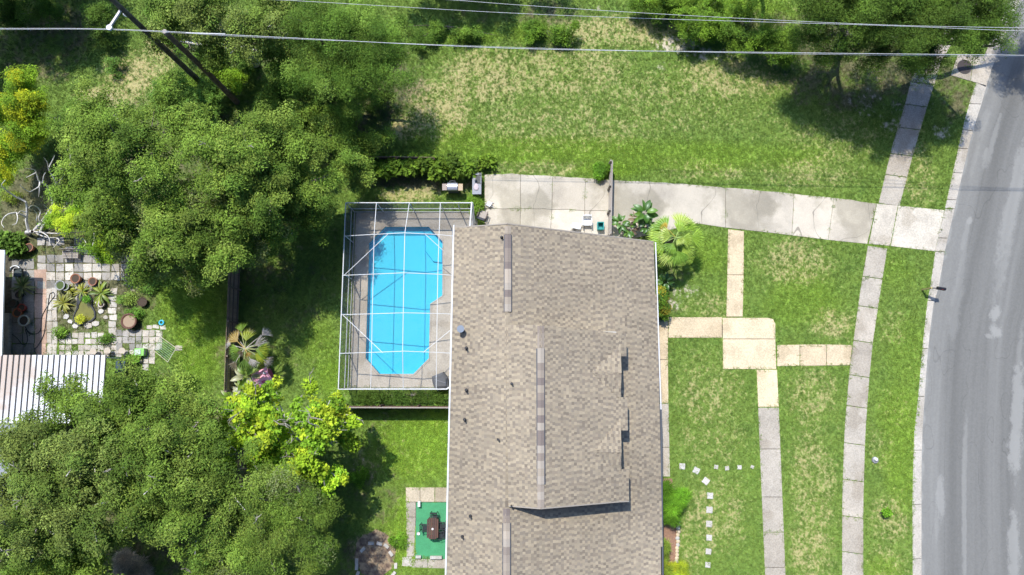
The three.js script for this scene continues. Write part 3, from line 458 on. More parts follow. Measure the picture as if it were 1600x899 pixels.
  const ring = [[121, 461], [131, 458], [142, 462], [146, 470], [145, 478], [150, 488], [150, 497], [144, 503], [134, 506], [125, 510], [117, 506], [114, 497], [117, 488], [121, 480], [122, 470]], pr = P(ring).map((p) => p.setY(0.09)), cc = pr.reduce((a, p) => a.add(p), V(0, 0, 0)).divideScalar(pr.length);
  const inn = pr.map((p) => { const d = cc.clone().sub(p).setY(0); return p.clone().addScaledVector(d, 0.13 / d.length()); });
  put(pond, 'liner_rim', prism(pr, 0.12, 0.02, [inn]), M.dark); hard.push(pr);
  put(pond, 'water', prism(inn.map((p) => p.clone().setY(0.045)), 0.05, 0), new THREE.MeshPhysicalMaterial({ color: C(0.16, 0.155, 0.02), roughness: 0.12, map: rep(noiseTex, 0.5) }));
}
// ---------------------------------------------------------------- back patio with green mat, table and chairs
{
  const bp = structure('back_patio', 'concrete edging slabs around the green mat behind the house', 'patio');
  const s = (px, m = M.walk) => slab(bp, 'slab', px, 0.035, m, { thick: 0.08 });
  const tan = tints(0.56, 0.48, 0.36);
  s([[634, 762], [656, 762], [656, 784.5], [634, 784.5]], tan); s([[656.7, 762], [679, 762], [679, 784.5], [656.7, 784.5]], tan); s([[679.7, 762], [716, 762], [716, 784.5], [679.7, 784.5]], tan);
  s([[634, 785.2], [649.5, 785.2], [649.5, 808], [634.5, 808]]); s([[635, 808.7], [649.5, 808.7], [648.5, 830], [635, 830]]); s([[635, 830.7], [648.5, 830.7], [647.5, 850], [635, 850]]); s([[635, 850.7], [647.5, 850.7], [647.5, 870], [635.5, 870]]);
  s([[629, 870.7], [643.5, 870.7], [643.5, 885.5], [628, 885]], M.paver); s([[644.3, 874], [668, 874], [668, 887.5], [644, 887]]); s([[668.7, 874.3], [714, 874.3], [714, 889], [668.7, 888]]);
  const matP = P([[650.5, 785.5], [714, 785.5], [714, 873.5], [648.5, 873.5]]).map((p) => p.setY(0.03)); hard.push(matP);
  const turf = tex(512, 512, (u, v, c) => { const k = 0.8 + 0.3 * (fbm(u * 10, v * 10, 201, 4, 10) - 0.5) + 0.3 * (vn(u * 200, v * 200, 202, 200) - 0.5); c[0] = 0.075 * k; c[1] = 0.34 * k; c[2] = 0.15 * k; });
  solo('green_mat', 'green artificial turf mat under the brown patio table', 'mat', prism(matP, 0.05, 0.01), new THREE.MeshStandardMaterial({ map: rep(turf, 0.35), roughness: 1 }), V(matP[0].x, 0, matP[0].z));
  const tp = g(676, 826, 0.7), T = thing('patio_table', 'brown slatted patio table standing on the green mat', 'table', V(tp.x, 0.03, tp.z));
  const tw = 0.74, tl = 1.32, y = 0.74; const brown = [0, 1, 2].map((i) => new THREE.MeshStandardMaterial({ color: C(0.115 + 0.02 * i, 0.06 + 0.008 * i, 0.05), map: woodTex, roughness: 0.7 }));
  for (let i = 0; i < 6; i++) put(T, 'slat', rbox(0.112, 0.03, tl - (i === 0 || i === 5 ? 0.16 : 0), 0.008, tp.x - tw / 2 + 0.062 + i * 0.123, y, tp.z), brown[i % 3]);
  put(T, 'frame', merge([box(tw, 0.05, 0.06, tp.x, y - 0.04, tp.z - 0.45), box(tw, 0.05, 0.06, tp.x, y - 0.04, tp.z + 0.45)]), brown[0]);
  for (const [a, b] of [[-1, -1], [-1, 1], [1, -1], [1, 1]]) put(T, 'leg', box(0.06, 0.7, 0.06, tp.x + a * 0.3, 0.38, tp.z + b * 0.52), brown[0]);
  put(T, 'umbrella_ring', cyl(0.07, 0.07, 0.03, tp.x, y + 0.03, tp.z + 0.03, 14), M.white);
  // dark patio chairs round the table
  let chair0;
  const seats = [[690.5, 821, -90, 'dark slatted patio chair pushed in at the house side of the brown table'], [689.5, 836, -84, 'dark slatted patio chair at the house side of the brown table, by its lower corner'], [663, 824, 90, 'dark patio chair on the lawn side of the brown table'], [678, 807, 0, 'dark patio chair at the upper end of the brown table'], [695, 829, -80, 'dark patio chair between the brown table and the house wall']];
  for (const [x, yy, deg, label] of seats) {
    const p = g(x, yy, 0.4).setY(0.03);
    if (!chair0) {
      const c = chair0 = thing('patio_chair', label, 'chair', V(0, 0, 0), 'dark chairs around the brown patio table');
      for (let i = 0; i < 5; i++) put(c, 'slat', rbox(0.42, 0.018, 0.065, 0.006, 0, 0.42, -0.16 + i * 0.082), M.dark);
      for (const sx of [-1, 1]) { put(c, 'leg', box(0.03, 0.42, 0.03, sx * 0.2, 0.21, 0.2), M.dark); put(c, 'leg', bar(V(sx * 0.2, 0, -0.22), V(sx * 0.2, 0.85, -0.27), 0.03), M.dark); put(c, 'armrest', box(0.035, 0.02, 0.42, sx * 0.22, 0.62, 0), M.dark); }
      put(c, 'backrest', merge([0, 1, 2, 3].map((i) => box(0.42, 0.05, 0.02, 0, 0.5 + i * 0.1, -0.24))), M.dark);
      c.position.copy(p); c.rotation.y = deg * Math.PI / 180;
    } else copy(chair0, p, label, deg * Math.PI / 180);
  }
  const blocks = [[654.5, 788, 4, 9, 0.35, 'small white slatted stool in the upper corner of the green mat'], [653.5, 834.5, 5, 4, 0.12, 'small white dish lying at the left edge of the green mat'], [653.5, 871, 8, 4, 0.2, 'short white concrete block at the low left corner of the green mat'], [681, 872, 18, 4.5, 0.2, 'long white planter block at the low edge of the green mat']];
  for (const [x, yy, w, d, h, label] of blocks) { const p = g(x, yy, h), o = thing(label.includes('stool') ? 'stool' : label.includes('dish') ? 'dish' : 'planter_block', label, label.includes('stool') ? 'stool' : label.includes('dish') ? 'dish' : 'block', V(p.x, 0.03, p.z)); const ww = w * 0.042, dd = d * 0.042;
    if (label.includes('stool')) { for (let i = 0; i < 3; i++) put(o, 'slat', rbox(ww, 0.02, dd / 3 - 0.02, 0.006, p.x, h, p.z - dd / 3 + i * dd / 3), M.white); for (const [a, b] of [[-1, -1], [-1, 1], [1, -1], [1, 1]]) put(o, 'leg', box(0.025, h, 0.025, p.x + a * ww * 0.4, h / 2 + 0.02, p.z + b * dd * 0.42), M.white); }
    else if (label.includes('dish')) { const q = lathe([[0, 0.01], [0.07, 0.01], [0.1, 0.05], [0.11, 0.05], [0.075, 0], [0, 0]]); q.translate(p.x, 0.03, p.z); put(o, 'bowl', q, M.white); }
    else { put(o, 'shell', prism([V(p.x - ww / 2, h + 0.03, p.z - dd / 2), V(p.x + ww / 2, h + 0.03, p.z - dd / 2), V(p.x + ww / 2, h + 0.03, p.z + dd / 2), V(p.x - ww / 2, h + 0.03, p.z + dd / 2)], h, 0.01), M.stone[0]); for (let i = 0; i < Math.round(w / 4); i++) put(o, 'rib', box(0.02, 0.02, dd * 0.8, p.x - ww / 2 + (i + 0.5) * ww / Math.round(w / 4), h + 0.035, p.z), M.stone[1]); } }
}
// round planting bed edged with pale bricks
{
  const bed = structure('planting_bed', 'round brown mulch bed ringed by pale bricks on the back lawn', 'bed');
  const c = g(587, 866), ring = []; for (let i = 0; i < 28; i++) { const t = i / 28 * Math.PI * 2, r = 1.35 * rr(0.93, 1.06); ring.push(V(c.x + Math.cos(t) * r, 0.03, c.z + Math.sin(t) * r * 1.1)); } hard.push(ring);
  put(bed, 'mulch', prism(ring, 0.06, 0.02), new THREE.MeshStandardMaterial({ map: tex(256, 256, (u, v, q) => { const k = 0.8 + 0.5 * fbm(u * 60, v * 60, 301, 3, 60); const s = sstep(0.35, 0.75, fbm(u * 3, v * 3, 311, 5, 3)); q[0] = lerp(0.085, 0.34, s) * k; q[1] = lerp(0.055, 0.25, s) * k; q[2] = lerp(0.045, 0.155, s) * k; }), roughness: 1, bumpMap: rep(noiseTex, 4), bumpScale: 0.03 }));
  for (const [x, y, a] of [[580, 849, 0], [604, 853, 35], [611, 865, 55], [618.5, 884, 90], [615, 897, 130], [567, 859, -45], [557.5, 877, -90], [557.5, 886, -88], [559, 897, -70], [593, 849.5, 12]]) { const p = g(x, y); put(bed, 'brick', rbox(0.36, 0.12, 0.2, 0.02, p.x, 0.06, p.z, -a * Math.PI / 180), pick(M.stone)); }
}
// mulch border along the front wall with stones
{
  const bed = structure('front_border', 'brown mulch border with a row of stones along the front of the house', 'bed');
  const ring = P([[1024, 748], [1050, 748], [1062, 800], [1060, 850], [1058, 930], [1024, 930]]).map((p) => p.setY(0.03)); hard.push(ring);
  put(bed, 'mulch', prism(ring, 0.06, 0.02), new THREE.MeshStandardMaterial({ map: tex(256, 256, (u, v, q) => { const k = 0.55 + 0.9 * fbm(u * 30, v * 30, 331, 3, 30); q[0] = 0.27 * k; q[1] = 0.155 * k; q[2] = 0.10 * k; }), roughness: 1 }));
  for (let i = 0; i < 18; i++) { const p = g(lerp(1060, 1056, i / 18) + rr(-0.6, 0.6), 815 + i * 5.2), q = new THREE.DodecahedronGeometry(0.12 + rr(0, 0.03), 1); q.scale(1, 0.6, 0.95); q.rotateY(rr(0, 3)); q.translate(p.x, 0.06, p.z); put(bed, 'stone', q, pick(M.stone.slice(0, 2).concat(M.cream))); }
}
// ---------------------------------------------------------------- fences
// boards of pickets between two points, rails, posts, seen from above; the pickets are parts
function fence(name, label, a, b, h, m, mRail, side, { pw = 0.15, postGap = 2.4, cap } = {}) {
  const f = thing(name, label, 'fence', V((a.x + b.x) / 2, 0, (a.z + b.z) / 2)), d = b.clone().sub(a).setY(0), L = d.length(); d.normalize(); const n = V(d.z, 0, -d.x).multiplyScalar(side), ry = Math.atan2(-d.z, d.x);
  const N = Math.round(L / pw);
  for (let i = 0; i < N; i++) { const t = (i + 0.5) / N, p = a.clone().lerp(b, t), hh = h + rr(-0.02, 0.02); put(f, 'picket', box(L / N - 0.012, hh, 0.022, p.x, hh / 2 + 0.02, p.z, ry), pick(m)); }
  for (const y of [0.3, h * 0.55, h - 0.25]) put(f, 'rail', bar(a.clone().setY(y).addScaledVector(n, 0.04), b.clone().setY(y).addScaledVector(n, 0.04), 0.05, 0.09), mRail);
  const K = Math.max(1, Math.round(L / postGap)); for (let i = 0; i <= K; i++) { const p = a.clone().lerp(b, i / K).addScaledVector(n, 0.1); put(f, 'post', box(0.1, h + 0.05, 0.1, p.x, h / 2, p.z, ry), mRail); }
  if (cap) put(f, 'cap', bar(a.clone().setY(h + 0.03), b.clone().setY(h + 0.03), 0.07, 0.03), cap);
  return f;
}
{
  const br = [0, 1, 2].map((i) => new THREE.MeshStandardMaterial({ color: C(0.46 + 0.06 * i, 0.34 + 0.045 * i, 0.265 + 0.035 * i), map: woodTex, roughness: 0.9 }));
  const gy = [0, 1, 2].map((i) => new THREE.MeshStandardMaterial({ color: C(0.40 + 0.06 * i, 0.35 + 0.055 * i, 0.29 + 0.05 * i), map: woodTex, roughness: 0.9 }));
  const h = 1.85;
  fence('wooden_fence', 'long dark brown board fence between the back lawn and the neighbouring yard', g(358, 395, h).setY(0), g(350, 612, h).setY(0), h, br, M.wood, 1);
  fence('wooden_fence', 'weathered board fence just below the pool cage, running to the house wall', g(534, 637, 1.75).setY(0), g(712, 637.5, 1.75).setY(0), 1.75, gy, M.brownWood, 1, { cap: M.greyWood });
  fence('wooden_fence', 'dark board fence behind the hedge above the pool cage', g(560, 244, 1.7).setY(0), g(678, 246, 1.7).setY(0), 1.7, br, M.brownWood, -1);
  // small light post caps and gate across the driveway
  fence('driveway_gate', 'narrow weathered timber gate standing across the driveway', g(957, 251, 1.25).setY(0), g(954.5, 366, 1.25).setY(0), 1.25, gy, M.greyWood, -1, { postGap: 1.7, cap: M.greyWood });
}
// ---------------------------------------------------------------- things by the cage and the driveway
{
  const gp = g(707, 292, 0.9), G = thing('barbecue_grill', 'gas barbecue grill with silver lid and tan side shelves below the hedge', 'grill', V(gp.x, 0, gp.z)), x = gp.x, z = gp.z;
  const lid = new THREE.CylinderGeometry(0.26, 0.26, 0.68, 24, 1, false, 0, Math.PI); lid.rotateZ(Math.PI / 2); lid.rotateX(0); lid.scale(1, 0.8, 1); const lb = new THREE.Box3().setFromBufferAttribute(lid.attributes.position); if (lb.min.y < -0.1) lid.rotateX(Math.PI / 2 * (Math.abs(lb.max.z) < 0.1 ? 1 : -1)); lid.computeBoundingBox(); lid.translate(x, 0.92 - Math.max(-0.02, lid.boundingBox.min.y), z);
  put(G, 'lid', lid, mat(0.62, 0.62, 0.68, 0.3, { metalness: 0.55 }));
  put(G, 'firebox', rbox(0.72, 0.22, 0.52, 0.03, x, 0.82, z), M.dark);
  put(G, 'handle', tube([V(x - 0.2, 1.0, z - 0.26), V(x - 0.18, 1.0, z - 0.36), V(x, 1.0, z - 0.39), V(x + 0.18, 1.0, z - 0.36), V(x + 0.2, 1.0, z - 0.26)], 0.025, 0.025), M.darkGrey);
  put(G, 'side_shelf', rbox(0.32, 0.04, 0.46, 0.012, x - 0.54, 0.9, z + 0.02), mat(0.30, 0.235, 0.2, 0.6)); put(G, 'side_shelf', rbox(0.32, 0.04, 0.48, 0.012, x + 0.54, 0.9, z + 0.03), mat(0.42, 0.31, 0.19, 0.6));
  put(G, 'cabinet', rbox(0.7, 0.56, 0.48, 0.02, x, 0.44, z), M.darkGrey); for (const [a, b] of [[-1, -1], [-1, 1], [1, -1], [1, 1]]) { const w = cyl(0.08, 0.08, 0.04, 0, 0, 0, 16); w.rotateZ(Math.PI / 2); w.translate(x + a * 0.33, 0.08, z + b * 0.2); put(G, 'wheel', w, M.black); }
  const tp = g(745, 287, 0.85), T = thing('prep_table', 'grey metal outdoor prep table loaded with dark odds and ends by the driveway', 'table', V(tp.x, 0, tp.z));
  put(T, 'top', rbox(0.62, 0.04, 1.5, 0.012, tp.x, 0.86, tp.z), mat(0.22, 0.225, 0.25, 0.55)); put(T, 'shelf', rbox(0.56, 0.03, 1.4, 0.01, tp.x, 0.3, tp.z), M.darkGrey);
  for (const [a, b] of [[-1, -1], [-1, 1], [1, -1], [1, 1]]) put(T, 'leg', box(0.05, 0.84, 0.05, tp.x + a * 0.26, 0.42, tp.z + b * 0.68), M.darkGrey);
  const on = (nm, lab, cat, geo, m, dx, dz) => { const o = thing(nm, lab, cat, V(tp.x + dx, 0.88, tp.z + dz)); geo.translate(tp.x + dx, 0.88, tp.z + dz); put(o, nm === 'tray' ? 'pan' : 'body', geo, m); return o; };
  on('tray', 'black rack tray at the upper end of the grey prep table', 'tray', merge([rbox(0.34, 0.03, 0.6, 0.01, 0, 0.02, 0), ...[-2, -1, 0, 1, 2].map((k) => box(0.3, 0.03, 0.03, 0, 0.05, k * 0.11))]), M.dark, 0.08, -0.3);
  on('tool_roll', 'long black handle lying along the grey prep table', 'tool', merge([bar(V(0, 0.04, -0.3), V(0.03, 0.04, 0.3), 0.05), rbox(0.14, 0.05, 0.2, 0.02, 0, 0.04, -0.36)]), M.black, 0.2, -0.28);
  on('cloth', 'crumpled pale cloth on the low end of the grey prep table', 'cloth', (() => { const q = new THREE.SphereGeometry(0.17, 14, 8); q.scale(1, 0.3, 1.4); const a = q.attributes.position; for (let i = 0; i < a.count; i++) { const k = 1 + 0.35 * (vn(a.getX(i) * 14, a.getZ(i) * 14, 5) - 0.5); a.setXYZ(i, a.getX(i) * k, Math.max(0, a.getY(i) * k + 0.03), a.getZ(i) * k); } q.computeVertexNormals(); return q; })(), mat(0.5, 0.42, 0.43, 0.9), -0.04, 0.25);
  // canvas folding chair
  const cp = g(754, 336, 0.4), Ch = thing('folding_chair', 'tan canvas folding chair with dark frame at the house corner', 'chair', V(cp.x, 0, cp.z)), fr = M.dark, tanC = mat(0.36, 0.31, 0.26, 0.95); const rz = 0.35;
  const L = (dx, y, dz) => V(cp.x + dx * Math.cos(rz) - dz * Math.sin(rz), y, cp.z + dx * Math.sin(rz) + dz * Math.cos(rz));
  put(Ch, 'seat', prism([L(-0.26, 0.44, -0.28), L(0.26, 0.46, -0.28), L(0.26, 0.42, 0.2), L(-0.26, 0.42, 0.2)], 0.02, 0), tanC);
  put(Ch, 'backrest', prism([L(-0.26, 0.5, 0.22), L(0.26, 0.5, 0.22), L(0.26, 0.95, 0.46), L(-0.26, 0.95, 0.46)], 0.02, 0), mat(0.06, 0.06, 0.07, 0.9));
  for (const s of [-1, 1]) { put(Ch, 'leg', bar(L(s * 0.28, 0.02, -0.3), L(s * 0.28, 0.98, 0.48), 0.03), fr); put(Ch, 'leg', bar(L(s * 0.28, 0.02, 0.3), L(s * 0.28, 0.6, -0.3), 0.03), fr); put(Ch, 'armrest', bar(L(s * 0.3, 0.63, -0.3), L(s * 0.3, 0.66, 0.3), 0.05, 0.025), mat(0.14, 0.10, 0.08, 0.7)); }
  const wp = g(764, 319, 0.2), Wt = thing('plastic_stool', 'tipped white plastic stool on the driveway beside the prep table', 'stool', V(wp.x, 0, wp.z));
  { const q = rbox(0.42, 0.05, 0.34, 0.02); q.rotateZ(0.5); q.rotateY(-0.6); q.translate(wp.x, 0.22, wp.z); put(Wt, 'seat', q, M.white); for (const [a, b] of [[-1, -1], [1, -1], [-1, 1], [1, 1]]) put(Wt, 'leg', bar(V(wp.x + a * 0.13, 0.24, wp.z + b * 0.12), V(wp.x + a * 0.2 + 0.16, 0.03, wp.z + b * 0.17 + 0.08), 0.04), M.white); }
  // white plastic armchair, its footstool and a teal bin by the house
  const ap = g(917, 347, 0.4), A = thing('plastic_armchair', 'white plastic armchair on the driveway next to the house', 'chair', V(ap.x, 0, ap.z));
  { const x = ap.x, z = ap.z; put(A, 'seat', rbox(0.56, 0.04, 0.5, 0.015, x, 0.4, z), M.white); for (let i = 0; i < 5; i++) put(A, 'back_slat', bar(V(x - 0.22 + i * 0.11, 0.42, z - 0.22), V(x - 0.22 + i * 0.11, 0.82, z - 0.36), 0.085, 0.02), M.white); put(A, 'back_rail', bar(V(x - 0.29, 0.83, z - 0.37), V(x + 0.29, 0.83, z - 0.37), 0.06, 0.04), M.white); for (const s of [-1, 1]) { put(A, 'armrest', rbox(0.09, 0.03, 0.56, 0.012, x + s * 0.3, 0.62, z - 0.02), M.white); put(A, 'leg', bar(V(x + s * 0.28, 0.04, z + 0.24), V(x + s * 0.3, 0.62, z + 0.2), 0.05), M.white); put(A, 'leg', bar(V(x + s * 0.28, 0.04, z - 0.3), V(x + s * 0.28, 0.62, z - 0.22), 0.05), M.white); } }
  const fp = g(901, 353, 0.35), Fs = thing('plastic_footstool', 'low white plastic footstool left of the white armchair', 'footstool', V(fp.x, 0, fp.z)); put(Fs, 'top', rbox(0.6, 0.04, 0.4, 0.015, fp.x, 0.34, fp.z, -0.2), M.white); for (const [a, b] of [[-1, -1], [1, -1], [-1, 1], [1, 1]]) put(Fs, 'leg', box(0.04, 0.33, 0.04, fp.x + a * 0.24, 0.17, fp.z + b * 0.14), M.white);
  const bp = g(938.5, 353, 0.45), Bn = thing('recycling_bin', 'teal plastic recycling bin between the white armchair and the gate', 'bin', V(bp.x, 0, bp.z));
  { const o = (w, d, y, a) => [V(bp.x - w, y, bp.z - d), V(bp.x + w, y, bp.z - d), V(bp.x + w, y, bp.z + d), V(bp.x - w, y, bp.z + d)]; const teal = mat(0.0, 0.22, 0.20, 0.5); put(Bn, 'body', prism(o(0.2, 0.24, 0.5), 0.46, 0.01, [o(0.17, 0.21, 0.5)]), teal); put(Bn, 'bottom', prism(o(0.18, 0.22, 0.12), 0.08, 0), teal); put(Bn, 'rim', prism(o(0.23, 0.27, 0.52), 0.035, 0.008, [o(0.165, 0.205, 0.52)]), teal); }
  // cover by the pool
  const dp = g(687, 596, 0.6), Dk = thing('covered_grill', 'dark grey fabric cover over a boxy shape in the pool cage corner', 'cover', V(dp.x, 0.04, dp.z)), gm = mat(0.115, 0.115, 0.12, 0.95);
  const q = [[-0.52, -0.3], [0.22, -0.6], [0.5, -0.22], [0.62, 0.42], [-0.3, 0.5], [-0.45, 0.1]].map(([a, b]) => V(dp.x + a, 0.95 - 0.08 * Math.abs(a), dp.z + b)); put(Dk, 'cover', prism(q, 0.88, 0.14), gm); put(Dk, 'fold', bar(V(dp.x - 0.3, 0.97, dp.z - 0.1), V(dp.x + 0.45, 0.94, dp.z + 0.12), 0.05, 0.03), mat(0.2, 0.2, 0.21, 0.95)); put(Dk, 'hem', prism(q.map((p) => V(lerp(dp.x, p.x, 1.04), 0.16, lerp(dp.z, p.z, 1.04))), 0.1, 0.02), gm);
}
// ---------------------------------------------------------------- mailbox, lawn marker
{
  const b = g(1441, 453), Mb = thing('mailbox', 'black roadside mailbox on a timber post at the kerb', 'mailbox', V(b.x, 0, b.z));
  const post = mat(0.42, 0.36, 0.14, 0.8);
  put(Mb, 'post', box(0.1, 1.08, 0.1, b.x, 0.54, b.z), post); put(Mb, 'arm', bar(V(b.x - 0.05, 1.02, b.z), V(b.x + 0.62, 1.02, b.z + 0.05), 0.09, 0.09), mat(0.14, 0.12, 0.11, 0.7)); put(Mb, 'brace', bar(V(b.x, 0.6, b.z), V(b.x + 0.4, 1.0, b.z + 0.03), 0.06), post);
  const body = new THREE.Shape(); body.moveTo(-0.09, 0); body.lineTo(0.09, 0); body.lineTo(0.09, 0.12); body.absarc(0, 0.12, 0.09, 0, Math.PI, false); body.lineTo(-0.09, 0);
  const q = new THREE.ExtrudeGeometry(body, { depth: 0.52, bevelEnabled: true, bevelSize: 0.008, bevelThickness: 0.008, bevelSegments: 2, curveSegments: 10 }); q.rotateY(Math.PI / 2 - 0.16); q.translate(b.x + 0.32, 1.07, b.z + 0.02); put(Mb, 'body', q, mat(0.018, 0.018, 0.022, 0.35));
  put(Mb, 'flag', merge([box(0.015, 0.2, 0.02, b.x + 0.55, 1.2, b.z + 0.14), box(0.1, 0.06, 0.015, b.x + 0.58, 1.3, b.z + 0.14)]), mat(0.3, 0.03, 0.03, 0.5));
  const p = g(1367, 718), U = thing('valve_marker', 'round grey valve marker with pale top set in the verge grass', 'valve marker', V(p.x, 0, p.z)); put(U, 'collar', cyl(0.2, 0.22, 0.1, p.x, 0.05, p.z + 0.05, 20), mat(0.20, 0.2, 0.2, 0.8)); put(U, 'cap', cyl(0.1, 0.14, 0.14, p.x, 0.16, p.z - 0.02, 18), M.white);
}
// ---------------------------------------------------------------- utility poles and lines
{
  const poleM = new THREE.MeshStandardMaterial({ color: C(0.19, 0.165, 0.14), map: barkTex, roughness: 0.95 });
  const b = g(322, 137), Up = thing('utility_pole', 'tall dark wooden utility pole with a pale side arm carrying the cables', 'utility pole', V(b.x, 0, b.z)), top = 11.6;
  put(Up, 'pole', tube([V(b.x, -0.2, b.z), V(b.x, top * 0.5, b.z), V(b.x, top, b.z)], 0.2, 0.14, 12), poleM);
  const ah = 10.5, tip = g(170.5, 43, ah), root = V(b.x, ah, b.z); put(Up, 'arm', bar(root, tip, 0.11, 0.11), mat(0.62, 0.58, 0.58, 0.6)); put(Up, 'arm_end', cyl(0.16, 0.16, 0.12, tip.x, ah - 0.02, tip.z, 12), mat(0.6, 0.62, 0.66, 0.4));
  const i1 = g(196, 24, 9.4), r2 = V(b.x, 9.5, b.z); put(Up, 'bracket', tube([r2, r2.clone().lerp(i1, 0.5).add(V(-0.15, 0.1, 0)), i1], 0.05, 0.04), M.steel); for (const t of [0.35, 0.7, 1]) { const p = r2.clone().lerp(i1, t); put(Up, 'insulator', lathe([[0, 0], [0.08, 0.01], [0.05, 0.05], [0.09, 0.08], [0.05, 0.12], [0.08, 0.16], [0, 0.2]], 12).translate(p.x, p.y, p.z), mat(0.62, 0.64, 0.68, 0.3)); }
  const b2 = g(370, 160), S2 = thing('utility_pole', 'shorter brown timber pole with a split pale top beside the tall pole', 'utility pole', V(b2.x, 0, b2.z)); put(S2, 'pole', tube([V(b2.x, -0.2, b2.z), V(b2.x + 0.05, 5, b2.z), V(b2.x, 10, b2.z + 0.03)], 0.2, 0.15, 12), new THREE.MeshStandardMaterial({ color: C(0.27, 0.19, 0.14), map: barkTex, roughness: 0.95 })); put(S2, 'pole_top', cyl(0.13, 0.15, 0.12, b2.x, 10.04, b2.z + 0.03, 12), M.greyWood);
  const line = (label, pts, r, m) => { const l = pts.map(([x, y, h]) => g(x, y, h)), c = new THREE.CatmullRomCurve3(l); const q = new THREE.TubeGeometry(c, 90, r, 6); const s = l[0]; solo('power_line', label, 'cable', q, m, V(s.x, s.y, s.z), null); };
  const cab = mat(0.5, 0.5, 0.5, 0.8), cab2 = mat(0.55, 0.55, 0.55, 0.8);
  line('thick paired cable running across the gardens from the pole arm to the road', [[-700, 44, 10.3], [-300, 43, 10.3], [0, 44.5, 10.4], [170.5, 45.5, 10.42], [400, 56.5, 10.1], [800, 75.5, 9.7], [1200, 82, 9.7], [1600, 86.5, 9.8], [2100, 92, 10]], 0.017, cab);
  line('second strand hanging just under the thick cable', [[-700, 46, 10.2], [0, 46.2, 10.3], [170.5, 46.5, 10.3], [400, 58.2, 9.95], [800, 73.8, 9.6], [1200, 83.6, 9.6], [1600, 88.8, 9.7], [2100, 94.5, 9.9]], 0.009, cab2);
  line('upper thin wire nearest the top edge, crossing another wire near the road', [[175, -30, 11.4], [430, -14, 11.2], [700, -0.5, 11], [800, 7, 10.9], [1000, 20, 10.9], [1200, 30.8, 10.9], [1400, 39.5, 11], [1600, 43.5, 11.2], [2100, 50, 11.5]], 0.011, cab2);
  line('thin wire just below the uppermost one, running from the pole top', [[-300, -44, 11.2], [160, -13, 11.3], [430, -0.5, 10.9], [800, 20.5, 10.6], [1000, 28.5, 10.6], [1200, 34.5, 10.6], [1400, 40.5, 10.7], [1600, 48.5, 10.9], [2100, 60, 11.2]], 0.011, cab2);
  put(Up, 'cable_clamp', bar(g(290, 51.5, 10.35), g(352, 53.5, 10.3), 0.06, 0.05), cab);
}
